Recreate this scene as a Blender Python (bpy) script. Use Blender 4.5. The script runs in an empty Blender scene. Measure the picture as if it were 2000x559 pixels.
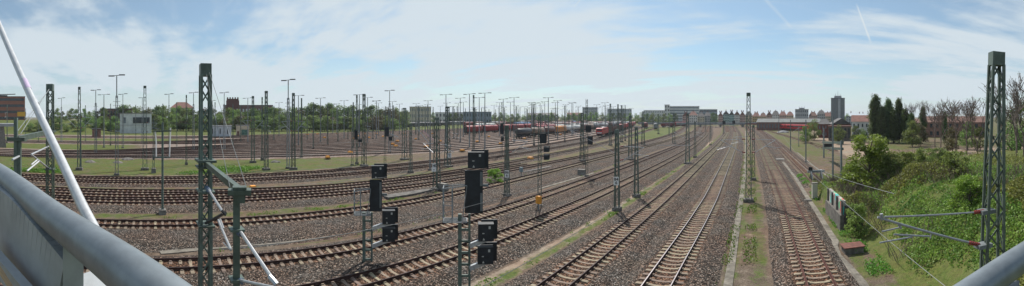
import bpy, math, random
import numpy as np
from mathutils import Vector, Matrix, Euler
random.seed(7); RNG = np.random.default_rng(11)
scene = bpy.context.scene
COL = scene.collection
R = math.radians

# ------------------------------------------------------------------ camera (a panorama: 153 degrees wide)
F, PX0, HZ, CAMH = 750.0, 1460.0, 228.0, 9.0
cd = bpy.data.cameras.new('camera'); cam = bpy.data.objects.new('camera', cd); COL.objects.link(cam)
cd.type = 'PANO'
cd.panorama_type = 'CENTRAL_CYLINDRICAL'
cd.central_cylindrical_range_u_min = -1000 / F
cd.central_cylindrical_range_u_max = 1000 / F
cd.central_cylindrical_range_v_min = -(559 - HZ) / F
cd.central_cylindrical_range_v_max = HZ / F
cd.central_cylindrical_radius = 1.0
cd.clip_start = 0.05; cd.clip_end = 9000
cam.location = (0, 0, CAMH)
cam.rotation_euler = (R(90), 0, (PX0 - 1000) / F)
scene.camera = cam

# ------------------------------------------------------------------ sky, sun, exposure
SUN_EL, SUN_AZ = 50.0, -28.0      # azimuth clockwise from +Y (the way the tracks run)
w = bpy.data.worlds.new('World'); scene.world = w; w.use_nodes = True
nt = w.node_tree; N = nt.nodes; L = nt.links; N.clear()
def wn(t, **k):
    n = N.new(t)
    for a, b in k.items(): setattr(n, a, b)
    return n
def wmath(op, a, b=None, c=None, clamp=False):
    n = N.new('ShaderNodeMath'); n.operation = op; n.use_clamp = clamp
    for i, v in enumerate((a, b, c)):
        if v is None: continue
        if isinstance(v, (int, float)): n.inputs[i].default_value = v
        else: L.new(v, n.inputs[i])
    return n.outputs[0]
sky = wn('ShaderNodeTexSky', sky_type='NISHITA', sun_disc=False)
sky.sun_elevation = R(SUN_EL); sky.sun_rotation = R(SUN_AZ % 360); sky.altitude = 100; sky.air_density = 1.0; sky.dust_density = 0.6; sky.ozone_density = 1.5
tc = wn('ShaderNodeTexCoord'); sep = wn('ShaderNodeSeparateXYZ'); L.new(tc.outputs['Generated'], sep.inputs[0])
zc = wmath('MAXIMUM', sep.outputs[2], 0.0)
den = wmath('ADD', zc, 0.10)
cx = wmath('DIVIDE', sep.outputs[0], den); cy = wmath('DIVIDE', sep.outputs[1], den)
comb = wn('ShaderNodeCombineXYZ'); L.new(cx, comb.inputs[0]); L.new(cy, comb.inputs[1])
def cloud(scale, rot, sx, sy, detail, rough, dist, off):
    mp = wn('ShaderNodeMapping'); mp.inputs['Rotation'].default_value = (0, 0, R(rot)); mp.inputs['Scale'].default_value = (sx, sy, 1); mp.inputs['Location'].default_value = off
    L.new(comb.outputs[0], mp.inputs[0])
    n = wn('ShaderNodeTexNoise'); n.inputs['Scale'].default_value = scale; n.inputs['Detail'].default_value = detail; n.inputs['Roughness'].default_value = rough; n.inputs['Distortion'].default_value = dist
    L.new(mp.outputs[0], n.inputs['Vector'])
    return n.outputs['Fac']
c1 = cloud(0.42, 30, 1.0, 1.0, 7, 0.55, 0.5, (3.1, 1.7, 0))
c2 = cloud(0.8, 62, 0.45, 1.3, 7, 0.55, 1.1, (7.3, 2.2, 0))
c3 = cloud(2.4, 60, 0.5, 1.4, 6, 0.6, 0.4, (1.3, 5.2, 0))
m = wmath('ADD', wmath('MULTIPLY', c1, 0.85), wmath('MULTIPLY', c2, 0.55))
m = wmath('ADD', m, wmath('MULTIPLY', c3, 0.24))
# more veil towards the middle of the view (near the sun's azimuth) and near the horizon
s28 = (math.sin(R(-38)), math.cos(R(-38)))
dotc = wmath('ADD', wmath('MULTIPLY', sep.outputs[0], s28[0]), wmath('MULTIPLY', sep.outputs[1], s28[1]))
m = wmath('ADD', m, wmath('SUBTRACT', wmath('MULTIPLY', dotc, 0.07), 0.04))
mr = wn('ShaderNodeMapRange'); mr.interpolation_type = 'SMOOTHSTEP'
L.new(m, mr.inputs[0]); mr.inputs[1].default_value = 0.69; mr.inputs[2].default_value = 0.88; mr.inputs[3].default_value = 0.2; mr.inputs[4].default_value = 0.95
hor = wn('ShaderNodeMapRange'); L.new(zc, hor.inputs[0]); hor.inputs[1].default_value = 0.0; hor.inputs[2].default_value = 0.24; hor.inputs[3].default_value = 0.78; hor.inputs[4].default_value = 0.0
mask = wmath('MAXIMUM', mr.outputs[0], hor.outputs[0])
# contrails: short straight trails high up, as great-circle segments in world directions
def dirv(px, y):
    a = (px - PX0) / F; v = Vector((math.sin(a), math.cos(a), (HZ - y) / F)); return v.normalized()
def contrail(p0, p1, wd, amp):
    a, b = dirv(*p0), dirv(*p1); n = a.cross(b).normalized(); mid = (a + b).normalized(); half = mid.dot(a)
    vm = wn('ShaderNodeVectorMath', operation='DOT_PRODUCT'); L.new(tc.outputs['Generated'], vm.inputs[0]); vm.inputs[1].default_value = n
    d = wmath('ABSOLUTE', vm.outputs['Value'])
    wob = wmath('ADD', d, wmath('MULTIPLY', wmath('SUBTRACT', c3, 0.5), 0.006))
    r1 = wn('ShaderNodeMapRange'); L.new(wmath('ABSOLUTE', wob), r1.inputs[0]); r1.inputs[1].default_value = 0; r1.inputs[2].default_value = wd; r1.inputs[3].default_value = amp; r1.inputs[4].default_value = 0
    vm2 = wn('ShaderNodeVectorMath', operation='DOT_PRODUCT'); L.new(tc.outputs['Generated'], vm2.inputs[0]); vm2.inputs[1].default_value = mid
    r2 = wn('ShaderNodeMapRange'); L.new(vm2.outputs['Value'], r2.inputs[0]); r2.inputs[1].default_value = half; r2.inputs[2].default_value = half + (1 - half) * 0.5
    return wmath('MULTIPLY', r1.outputs[0], r2.outputs[0])
for args in (((1672, 6), (1702, 86), 0.0035, 0.55), ((1490, -6), (1548, 56), 0.006, 0.25), ((1120, 16), (1142, -12), 0.002, 0.35)):
    mask = wmath('ADD', mask, contrail(*args), clamp=True)
skym = wn('ShaderNodeMixRGB', blend_type='MULTIPLY'); skym.inputs[0].default_value = 1; L.new(sky.outputs[0], skym.inputs[1]); skym.inputs[2].default_value = (0.82, 1.0, 1.02, 1)
mix = wn('ShaderNodeMixRGB'); L.new(mask, mix.inputs[0]); L.new(skym.outputs[0], mix.inputs[1])
mix.inputs[2].default_value = (6.35, 7.15, 7.7, 1)
bg = wn('ShaderNodeBackground'); bg.inputs['Strength'].default_value = 0.1; L.new(mix.outputs[0], bg.inputs['Color'])
out = wn('ShaderNodeOutputWorld'); L.new(bg.outputs[0], out.inputs[0])

sd = bpy.data.lights.new('sun', 'SUN'); sd.energy = 5.0; sd.angle = R(0.6); sd.color = (1.0, 0.95, 0.88)
sun = bpy.data.objects.new('sun', sd); COL.objects.link(sun)
sv = Vector((math.sin(R(SUN_AZ)) * math.cos(R(SUN_EL)), math.cos(R(SUN_AZ)) * math.cos(R(SUN_EL)), math.sin(R(SUN_EL))))
sun.rotation_euler = (-sv).to_track_quat('-Z', 'Y').to_euler(); sun.location = (0, 0, 60)
scene.view_settings.view_transform = 'Standard'; scene.view_settings.look = 'None'
scene.view_settings.exposure = 0.08; scene.view_settings.gamma = 1.0
scene.cycles.max_bounces = 5; scene.cycles.diffuse_bounces = 3; scene.cycles.glossy_bounces = 2; scene.cycles.transparent_max_bounces = 6
try: scene.cycles.use_denoising = True; scene.cycles.denoiser = 'OPENIMAGEDENOISE'
except Exception: pass

# ------------------------------------------------------------------ helpers: where a ray of the photograph meets a plane
def AZ(px): return (px - PX0) / F
def G(px, y, z=0.0):
    D = (CAMH - z) * F / (y - HZ); a = AZ(px); return Vector((D * math.sin(a), D * math.cos(a), z))
def at(px, D, z=0.0):
    a = AZ(px); return Vector((D * math.sin(a), D * math.cos(a), z))
def zat(y, D): return CAMH - (y - HZ) / F * D
def atY(px, y, Y):
    D = Y / math.cos(AZ(px)); return at(px, D, zat(y, D))
def pt(px, y, D): return at(px, D, zat(y, D))

# ------------------------------------------------------------------ materials
MATS = {}
def mat(name, col, rough=0.6, metal=0.0, var=0.0, vscale=3.0, bump=0.0, col2=None, spec=0.5, streak=None, island=0.0, coords='Object', trans=0.0):
    if name in MATS: return MATS[name]
    m = bpy.data.materials.new(name); m.use_nodes = True; t = m.node_tree; b = t.nodes['Principled BSDF']
    b.inputs['Roughness'].default_value = rough; b.inputs['Metallic'].default_value = metal
    b.inputs['Specular IOR Level'].default_value = spec
    c = (*col, 1)
    if var or col2:
        tcn = t.nodes.new('ShaderNodeTexCoord'); no = t.nodes.new('ShaderNodeTexNoise'); no.inputs['Scale'].default_value = vscale; no.inputs['Detail'].default_value = 6; no.inputs['Roughness'].default_value = 0.65
        if streak:
            mp = t.nodes.new('ShaderNodeMapping'); mp.inputs['Scale'].default_value = streak; t.links.new(tcn.outputs[coords], mp.inputs[0]); t.links.new(mp.outputs[0], no.inputs['Vector'])
        else: t.links.new(tcn.outputs[coords], no.inputs['Vector'])
        rp = t.nodes.new('ShaderNodeValToRGB'); t.links.new(no.outputs['Fac'], rp.inputs[0])
        rp.color_ramp.elements[0].position = 0.36; rp.color_ramp.elements[1].position = 0.64
        if col2 is None:
            rp.color_ramp.elements[0].color = (*[x * (1 - var) for x in col], 1); rp.color_ramp.elements[1].color = (*[min(1, x * (1 + var)) for x in col], 1)
        else:
            rp.color_ramp.elements[0].color = c; rp.color_ramp.elements[1].color = (*col2, 1)
        src = rp.outputs[0]
        if island:
            ge = t.nodes.new('ShaderNodeNewGeometry'); oi = t.nodes.new('ShaderNodeObjectInfo')
            hs = t.nodes.new('ShaderNodeHueSaturation'); t.links.new(src, hs.inputs['Color'])
            ma = t.nodes.new('ShaderNodeMath'); ma.operation = 'MULTIPLY_ADD'; t.links.new(ge.outputs['Random Per Island'], ma.inputs[0]); ma.inputs[1].default_value = island; ma.inputs[2].default_value = 1 - island / 2
            mb = t.nodes.new('ShaderNodeMath'); mb.operation = 'MULTIPLY_ADD'; t.links.new(oi.outputs['Random'], mb.inputs[0]); mb.inputs[1].default_value = 0.5; mb.inputs[2].default_value = 0.75
            mc = t.nodes.new('ShaderNodeMath'); mc.operation = 'MULTIPLY'; t.links.new(ma.outputs[0], mc.inputs[0]); t.links.new(mb.outputs[0], mc.inputs[1])
            t.links.new(mc.outputs[0], hs.inputs['Value'])
            mh = t.nodes.new('ShaderNodeMath'); mh.operation = 'MULTIPLY_ADD'; t.links.new(oi.outputs['Random'], mh.inputs[0]); mh.inputs[1].default_value = 0.05; mh.inputs[2].default_value = 0.475
            t.links.new(mh.outputs[0], hs.inputs['Hue'])
            src = hs.outputs[0]
        t.links.new(src, b.inputs['Base Color'])
        if bump:
            bp = t.nodes.new('ShaderNodeBump'); bp.inputs['Strength'].default_value = bump; bp.inputs['Distance'].default_value = 0.02
            t.links.new(no.outputs['Fac'], bp.inputs['Height']); t.links.new(bp.outputs[0], b.inputs['Normal'])
    else:
        b.inputs['Base Color'].default_value = c
    if trans:
        tr = t.nodes.new('ShaderNodeBsdfTranslucent'); mx = t.nodes.new('ShaderNodeMixShader'); mx.inputs[0].default_value = trans
        if var or col2: t.links.new(src, tr.inputs['Color'])
        else: tr.inputs['Color'].default_value = c
        o = t.nodes['Material Output']; t.links.new(b.outputs[0], mx.inputs[1]); t.links.new(tr.outputs[0], mx.inputs[2]); t.links.new(mx.outputs[0], o.inputs[0])
    MATS[name] = m; return m
M_MAST = mat('mast_green_paint', (0.085, 0.115, 0.095), 0.5, 0.0, 0.3, 2.5, island=.25)
M_MASTG = mat('mast_grey_galvanised', (0.17, 0.19, 0.195), 0.7, 0.0, 0.25, 2.0, island=.25)
M_STEEL = mat('galvanised_pipe', (0.5, 0.52, 0.54), 0.45, 0.5, 0.2, 6.0)
M_ALU = mat('bright_pipe', (0.48, 0.49, 0.5), 0.4, 0.5, 0.12, 6.0)
M_CONC = mat('concrete', (0.2, 0.185, 0.165), 0.9, 0, 0.3, 3.0, 0.4)
M_CONCD = mat('old_concrete', (0.13, 0.118, 0.105), 0.9, 0, 0.4, 2.0, 0.5)
M_RAIL = mat('rusty_rail', (0.06, 0.032, 0.026), 0.85, 0.0, 0.3, 2.0, spec=.15)
M_RAILR = mat('red_rusty_rail', (0.09, 0.038, 0.03), 0.8, 0.0, 0.3, 2.0, spec=.2)
M_RTOP = mat('polished_rail_head', (0.3, 0.27, 0.27), 0.42, 0.8, 0.15, 4.0)
M_RTOPD = mat('dull_rail_head', (0.06, 0.04, 0.038), 0.7, 0.1, 0.25, 4.0, spec=.3)
M_SLEEP = mat('concrete_sleeper', (0.215, 0.165, 0.12), 0.9, 0, 0.3, 2.2, 0.3, island=.5)
M_SLEEPD = mat('dirty_sleeper', (0.17, 0.125, 0.095), 0.9, 0, 0.4, 1.2, island=.6)
M_BLACK = mat('black_enamel', (0.012, 0.016, 0.022), 0.55, 0, 0.4, 3.0)
M_DARK = mat('dark_steel', (0.035, 0.035, 0.038), 0.6, 0.2, 0.4, 2.0)
M_WHITE = mat('white_paint', (0.75, 0.75, 0.73), 0.6, 0, 0.06, 2.0)
M_ORANGE = mat('orange_paint', (0.75, 0.3, 0.03), 0.6, 0, 0.1, 4.0)
M_INS = mat('brown_red_insulator', (0.22, 0.035, 0.03), 0.35)
M_INSB = mat('blue_grey_insulator', (0.1, 0.14, 0.2), 0.4)
M_CABLE = mat('cable_black', (0.02, 0.02, 0.02), 0.6)
M_WIRE = mat('contact_wire', (0.16, 0.17, 0.17), 0.5, 0.4)
M_LEAFF = mat('foliage_far', (0.12, 0.18, 0.05), 0.6, 0, 0.35, 0.25, col2=(0.21, 0.29, 0.07), island=0.8, trans=0.45)
M_LEAFD = mat('foliage_dark', (0.065, 0.11, 0.035), 0.6, 0, 0.35, 0.5, col2=(0.12, 0.18, 0.05), island=0.8, trans=0.4)
M_LEAFB = mat('foliage_bright', (0.15, 0.24, 0.03), 0.55, 0, 0.3, 0.8, col2=(0.24, 0.34, 0.05), island=0.5, trans=0.45)
M_LEAFM = mat('foliage_bramble', (0.15, 0.19, 0.045), 0.6, 0, 0.3, 0.5, col2=(0.27, 0.32, 0.075), island=0.8, trans=0.45)
M_TWIG = mat('dry_twigs', (0.14, 0.105, 0.08), 0.9, 0, 0.4, 0.7)
M_BARK = mat('bark', (0.09, 0.07, 0.055), 0.9, 0, 0.3, 3.0)
M_BARKB = mat('bare_branch_bark', (0.13, 0.1, 0.085), 0.9, 0, 0.3, 2.0)

# ------------------------------------------------------------------ mesh helpers
class MB:
    def __init__(s): s.v = []; s.f = []
    def add(s, vs, fs):
        o = len(s.v); s.v.extend([tuple(v) for v in vs]); s.f.extend([tuple(i + o for i in f) for f in fs]); return s
    def box(s, c, d, rz=0.0, taper=1.0, taper_y=None):
        hx, hy, hz = d[0] / 2, d[1] / 2, d[2] / 2; ty = taper if taper_y is None else taper_y
        ca, sa = math.cos(rz), math.sin(rz); vs = []
        for z, tx, tyy in ((-hz, 1, 1), (hz, taper, ty)):
            for x, y in ((-hx, -hy), (hx, -hy), (hx, hy), (-hx, hy)):
                x2, y2 = x * tx, y * tyy
                vs.append((c[0] + x2 * ca - y2 * sa, c[1] + x2 * sa + y2 * ca, c[2] + z))
        return s.add(vs, [(3, 2, 1, 0), (4, 5, 6, 7), (0, 1, 5, 4), (1, 2, 6, 5), (2, 3, 7, 6), (3, 0, 4, 7)])
    def beam(s, p0, p1, w, h, up=(0, 0, 1), w1=None, h1=None):
        p0, p1 = Vector(p0), Vector(p1); d = (p1 - p0)
        if d.length < 1e-6: return s
        d.normalize(); u = Vector(up)
        if abs(d.dot(u)) > 0.98: u = Vector((0, 1, 0))
        sx = d.cross(u).normalized(); uy = sx.cross(d).normalized()
        w1 = w if w1 is None else w1; h1 = h if h1 is None else h1; vs = []
        for p, ww, hh in ((p0, w, h), (p1, w1, h1)):
            for a, b in ((-1, -1), (1, -1), (1, 1), (-1, 1)): vs.append(p + sx * (a * ww / 2) + uy * (b * hh / 2))
        return s.add(vs, [(0, 1, 2, 3), (7, 6, 5, 4), (1, 0, 4, 5), (2, 1, 5, 6), (3, 2, 6, 7), (0, 3, 7, 4)])
    def tube(s, pts, r, n=8, r1=None, caps=True):
        pts = [Vector(p) for p in pts]; k = len(pts)
        rs = [r + (((r if r1 is None else r1) - r) * i / (k - 1)) for i in range(k)] if not isinstance(r, (list, tuple)) else r
        base = len(s.v); prev = None
        for i, p in enumerate(pts):
            d = (pts[min(i + 1, k - 1)] - pts[max(i - 1, 0)]).normalized()
            if prev is None:
                u = Vector((0, 0, 1)) if abs(d.z) < 0.95 else Vector((1, 0, 0))
            else: u = prev
            x = d.cross(u).normalized(); u = x.cross(d).normalized(); prev = u
            for j in range(n):
                a = 2 * math.pi * j / n; s.v.append(tuple(p + (x * math.cos(a) + u * math.sin(a)) * rs[i]))
        for i in range(k - 1):
            for j in range(n):
                a = base + i * n + j; b = base + i * n + (j + 1) % n; s.f.append((a, a + n, b + n, b))
        if caps:
            s.f.append(tuple(base + j for j in range(n))); s.f.append(tuple(base + (k - 1) * n + n - 1 - j for j in range(n)))
        return s
    def sweep(s, pts, prof, flat=True, close=True):
        """profile (x sideways, z up) swept along a polyline in the ground plane"""
        k = len(pts); n = len(prof); base = len(s.v)
        for i, p in enumerate(pts):
            d = (pts[min(i + 1, k - 1)] - pts[max(i - 1, 0)]); d.z = 0; d.normalize(); sx = Vector((d.y, -d.x, 0))
            for x, z in prof: q = p + sx * x; s.v.append((q.x, q.y, q.z + z))
        for i in range(k - 1):
            for j in range(n if close else n - 1):
                a = base + i * n + j; b = base + i * n + (j + 1) % n; s.f.append((a, b, b + n, a + n))
        if close: s.f.append(tuple(base + j for j in reversed(range(n)))); s.f.append(tuple(base + (k - 1) * n + j for j in range(n)))
        return s
    def lathe(s, c, prof, n=10):
        base = len(s.v)
        for r, z in prof:
            for j in range(n):
                a = 2 * math.pi * j / n; s.v.append((c[0] + r * math.cos(a), c[1] + r * math.sin(a), c[2] + z))
        for i in range(len(prof) - 1):
            for j in range(n):
                a = base + i * n + j; b = base + i * n + (j + 1) % n; s.f.append((a, b, b + n, a + n))
        s.f.append(tuple(base + j for j in reversed(range(n)))); s.f.append(tuple(base + (len(prof) - 1) * n + j for j in range(n)))
        return s
    def build(s, name, m, parent=None, smooth=False, loc=None, rz=0.0):
        me = bpy.data.meshes.new(name); me.from_pydata([tuple(v) for v in s.v], [], s.f); me.update()
        if smooth: me.polygons.foreach_set('use_smooth', [True] * len(me.polygons))
        if m: me.materials.append(m)
        o = bpy.data.objects.new(name, me); COL.objects.link(o)
        if parent: o.parent = parent
        if loc is not None: o.location = loc
        if rz: o.rotation_euler.z = rz
        return o
def tag(o, label=None, cat=None, group=None, kind=None):
    if label: o['label'] = label
    if cat: o['category'] = cat
    if group: o['group'] = group
    if kind: o['kind'] = kind
    return o
def empty(name, loc=(0, 0, 0), rz=0.0):
    o = bpy.data.objects.new(name, None); COL.objects.link(o); o.location = loc; o.rotation_euler.z = rz; o.empty_display_size = 0.3; return o
KIDS = {}
def kids_of(o): return [c for c in bpy.data.objects if c.parent == o]
def collect(o): return (o, [(c, [g for g in kids_of(c)]) for c in kids_of(o)])
def dup(tree, loc, rz=0.0, label=None, group=None, scale=None):
    root, ch = tree; r = root.copy(); COL.objects.link(r); r.location = loc; r.rotation_euler = (0, 0, rz)
    if scale is not None: r.scale = scale if hasattr(scale, '__len__') else (scale,) * 3
    if label: r['label'] = label
    if group: r['group'] = group
    for c, gs in ch:
        k = c.copy(); COL.objects.link(k); k.parent = r
        for g in gs:
            d = g.copy(); COL.objects.link(d); d.parent = k
    return r
class Kind:
    """first placement moves the prototype itself, later ones copy it"""
    def __init__(s, root): s.tree = collect(root); s.used = False
    def put(s, loc, rz=0.0, label=None, group=None, scale=None, cat=None):
        if not s.used:
            s.used = True; r = s.tree[0]; r.location = loc; r.rotation_euler = (0, 0, rz)
            if scale is not None: r.scale = scale if hasattr(scale, '__len__') else (scale,) * 3
            if label: r['label'] = label
            if group: r['group'] = group
        else: r = dup(s.tree, loc, rz, label, group, scale)
        return r
    def done(s):
        if not s.used:
            for c, gs in s.tree[1]:
                for g in gs: bpy.data.objects.remove(g)
                bpy.data.objects.remove(c)
            bpy.data.objects.remove(s.tree[0])
# ------------------------------------------------------------------ the tracks: centre lines read as ground points
def interp(ys, xs, smooth_end=True):
    """monotone cubic (Fritsch-Carlson) x(y)"""
    ys = np.array(ys, float); xs = np.array(xs, float); o = np.argsort(ys); ys = ys[o]; xs = xs[o]
    h = np.diff(ys); d = np.diff(xs) / h; m_ = np.zeros_like(ys)
    m_[1:-1] = np.where(d[:-1] * d[1:] > 0, (h[:-1] + h[1:]) / ((h[:-1] / np.where(d[1:] == 0, 1e-9, d[1:])) + (h[1:] / np.where(d[:-1] == 0, 1e-9, d[:-1]))) , 0)
    m_[0] = d[0]; m_[-1] = d[-1]
    def f(y):
        y = np.asarray(y, float); i = np.clip(np.searchsorted(ys, y) - 1, 0, len(h) - 1); t = (y - ys[i]) / h[i]; tt = np.clip(t, 0, 1)
        r = (2 * tt**3 - 3 * tt**2 + 1) * xs[i] + (tt**3 - 2 * tt**2 + tt) * h[i] * m_[i] + (-2 * tt**3 + 3 * tt**2) * xs[i + 1] + (tt**3 - tt**2) * h[i] * m_[i + 1]
        return r + np.where(t < 0, (t) * h[i] * m_[i], 0) + np.where(t > 1, (t - 1) * h[i] * m_[i + 1], 0)
    return f
def trace(pts, extra=()):
    P = [G(*p) for p in pts]; ys = [p.y for p in P]; xs = [p.x for p in P]
    for x, y in extra: ys.append(y); xs.append(x)
    o = np.argsort(ys); ys = np.array(ys)[o]; xs = np.array(xs)[o]
    if len(xs) > 3:      # a light smoothing of the hand readings
        for _ in range(2):
            x2 = xs.copy()
            for i in range(1, len(xs) - 1):
                t = (ys[i] - ys[i - 1]) / (ys[i + 1] - ys[i - 1]); x2[i] = 0.6 * xs[i] + 0.4 * (xs[i - 1] * (1 - t) + xs[i + 1] * t)
            xs = x2
    return interp(ys, xs)
TR = {}
TR['A'] = trace([(1279, 559), (1306, 520), (1371, 419), (1393, 380), (1430, 300), (1441, 264)], [(-5.2, -40), (-5.2, 8), (-9, 300), (-30, 600)])
TR['B'] = trace([(1078, 559), (1126, 520), (1309, 380), (1399, 290), (1426, 262)], [(-9.9, -40), (-9.9, 4), (-14.5, 300), (-38, 600)])
TR['C'] = trace([(640, 557), (760, 530), (860, 499), (942, 472), (1000, 450), (1165, 380), (1245, 343), (1333, 302), (1390, 270)], [(-18.6, -50), (-32, 300), (-58, 600)])
TR['D'] = trace([(330, 512), (468, 505), (598, 493), (709, 478), (876, 438), (1000, 400), (1061, 380), (1200, 330), (1326, 285), (1385, 263)], [(-23.8, -50), (-37, 300), (-64, 600)])
TR['E'] = trace([(290, 433), (468, 428.6), (598, 418.8), (718, 405), (826, 389), (1000, 352), (1130, 318), (1225, 294), (1313, 272.6), (1370, 258)], [(-33, -60), (-45, 330), (-72, 600)])
TR['F'] = trace([(200, 390), (350, 391.5), (500, 384), (718, 371), (846, 358), (911, 346), (1000, 329), (1130, 306), (1218, 287.6), (1316, 267.6)], [(-41.6, -70), (-56, 330), (-84, 600)])
TR['F2'] = trace([(200, 381), (350, 381), (440, 380)], [(-44.6, -70), (-44.3, 8), (-42.2, 40), (-40.8, 62)])
TR['G'] = trace([(200, 370), (350, 370.5), (500, 369), (718, 357.7), (846, 339), (911, 330), (1000, 314), (1130, 291), (1175, 280)], [(-47.6, -70), (-64, 230), (-88, 400)])
TR['H'] = trace([(200, 353), (350, 353.5), (500, 347.5), (720, 338), (846, 321), (911, 314), (1000, 301), (1130, 283), (1210, 262)], [(-54.2, -70), (-98, 360)])
TR['I'] = trace([(200, 345.5), (350, 346), (500, 339.5), (720, 328), (846, 313), (911, 306), (1000, 292), (1130, 272)], [(-58, -70), (-80, 230), (-110, 380)])
TR['R'] = trace([(1605, 559), (1577, 489), (1552, 419), (1538, 380), (1514, 335), (1496, 300), (1479, 268)], [(3.9, -40), (3.9, 8), (4.2, 300), (-14, 600)])
TR['S'] = trace([(1611, 370), (1575, 335), (1530, 290), (1497, 262)], [(9.6, 40), (9.4, 260), (-4, 500)])
TR['T'] = trace([(1637, 295), (1619, 291), (1580, 277), (1545, 267), (1520, 261)], [(10, 300)])
NEAR = ['R', 'A', 'B', 'C', 'D', 'E', 'F', 'F2', 'G', 'H', 'I', 'S', 'T']
YR = {'A': (-2, 420), 'B': (-4, 420), 'C': (-8, 420), 'D': (-12, 420), 'E': (-22, 420), 'F': (-34, 420), 'F2': (-36, 62), 'G': (-38, 330), 'H': (-44, 350), 'I': (-46, 370), 'R': (-2, 430), 'S': (51, 420), 'T': (102, 330)}
TW = {'A': (2.6, 3.2), 'B': (2.9, 3.0), 'C': (3.3, 3.4), 'D': (2.5, 3.0), 'E': (2.4, 6.2), 'F': (2.4, 3.9), 'F2': (2.0, 2), 'G': (2.2, 2.4), 'H': (2.3, 2.4), 'I': (2.3, 2.3), 'R': (2.6, 2.35), 'S': (2.3, 2.4), 'T': (1.9, 1.9)}
# yard fan
nY = interp([-120, -10, 20, 55, 85, 105, 150, 300, 450], [-86, -86, -82, -76, -69, -67.5, -72, -101, -120])
fY = interp([-120, -20, 10, 55, 110, 225, 400, 600], [-190, -188, -186, -188, -196, -206, -200, -180])
NYD = 23
def yard_t(i):
    t = (i + 0.5) / NYD
    return t
def yard_x(i, Y):
    """even fan east of Y=40; ladders of three groups west of it"""
    t = yard_t(i); n_, f_ = nY(Y), fY(Y)
    # group targets
    if t < 0.42: a = 0.0 + (int(t / 0.42 * 4)) * 0.047
    elif t < 0.74: a = 0.44 + int((t - 0.42) / 0.32 * 3) * 0.05
    else: a = 0.80 + int((t - 0.74) / 0.26 * 3) * 0.055
    s0 = -45 + 45 * t; k = np.clip((Y - s0) / 65.0, 0, 1); k = k * k * (3 - 2 * k)
    tt = a * (1 - k) + t * k
    return n_ + (f_ - n_) * tt
RAILP = [(-0.075, -0.17), (0.075, -0.17), (0.02, -0.12), (0.02, -0.045), (0.036, -0.035), (0.036, -0.012), (-0.036, -0.012), (-0.036, -0.035), (-0.02, -0.045), (-0.02, -0.12)]
HEADP = [(-0.034, -0.0115), (0.034, -0.0115), (0.030, 0.0), (-0.030, 0.0)]
RAILS = [(-0.075, -0.17), (0.075, -0.17), (0.036, -0.03), (0.036, -0.008), (-0.036, -0.008), (-0.036, -0.03)]
def samples(y0, y1, near=1.5, grow=0.03):
    ys = []; y = y0
    while y < y1: ys.append(y); y += near + grow * max(0, abs(y) - 30)
    ys.append(y1); return ys
def line_pts(f, ys, off=0.0, z=0.0):
    xs = f(np.array(ys)); P = [Vector((float(x), float(y), z)) for x, y in zip(xs, ys)]
    if off:
        Q = []
        for i, p in enumerate(P):
            d = (P[min(i + 1, len(P) - 1)] - P[max(i - 1, 0)]).normalized(); Q.append(p + Vector((d.y, -d.x, 0)) * off)
        return Q
    return P
slab = MB()
def sleeper_mesh():
    m_ = MB()     # monoblock concrete sleeper: high seats, waisted middle
    xs = [(-1.3, .13, -.19), (-1.22, .15, -.155), (-.5, .14, -.16), (-.28, .11, -.2), (.28, .11, -.2), (.5, .14, -.16), (1.22, .15, -.155), (1.3, .13, -.19)]
    for x, hw, zt in xs:
        m_.v += [(x, -hw, -.36), (x, hw, -.36), (x, hw * .82, zt), (x, -hw * .82, zt)]
    for i in range(len(xs) - 1):
        b = i * 4
        for j in range(4): m_.f.append((b + j, b + 4 + j, b + 4 + (j + 1) % 4, b + (j + 1) % 4))
    m_.f.append((0, 1, 2, 3)); e = (len(xs) - 1) * 4; m_.f.append((e + 3, e + 2, e + 1, e))
    for sx in (-.85, -.62, .62, .85): m_.box((sx, 0, -.135), (.09, .16, .05))
    return m_
sl_obj = sleeper_mesh().build('sleeper', M_SLEEP); sl_mesh = sl_obj.data; bpy.data.objects.remove(sl_obj); sl_meshd = sl_mesh.copy(); sl_meshd.materials[0] = M_SLEEPD
TLAB = {
 'R': 'rusty single track left of the graffiti wall, running close past the green bank',
 'A': 'straight track with brightly shining rails, just left of the tall mast in the verge',
 'B': 'track on pale sleepers, between the sandy strip and the shiny-railed track',
 'C': 'track on pale sleepers, first one left of the sandy strip',
 'D': 'curving track nearest the bridge at left, between the concrete cable duct and the smaller signal',
 'E': 'single track left of the concrete duct, with the widest dark ballast shoulder',
 'F': 'lowest of the three tracks packed close together at far left',
 'F2': 'short middle track of three packed together at left',
 'G': 'upper track of the three packed together at left, passing under the 140 mast',
 'H': 'lower track of the pair just in front of the wide green strip at left',
 'I': 'upper track of the pair just in front of the wide green strip at left',
 'S': 'red-brown siding ending at the buffer stop behind the graffiti wall',
 'T': 'curved grey siding ending on the sandy ground at the right'}
sl_count = 0
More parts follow.
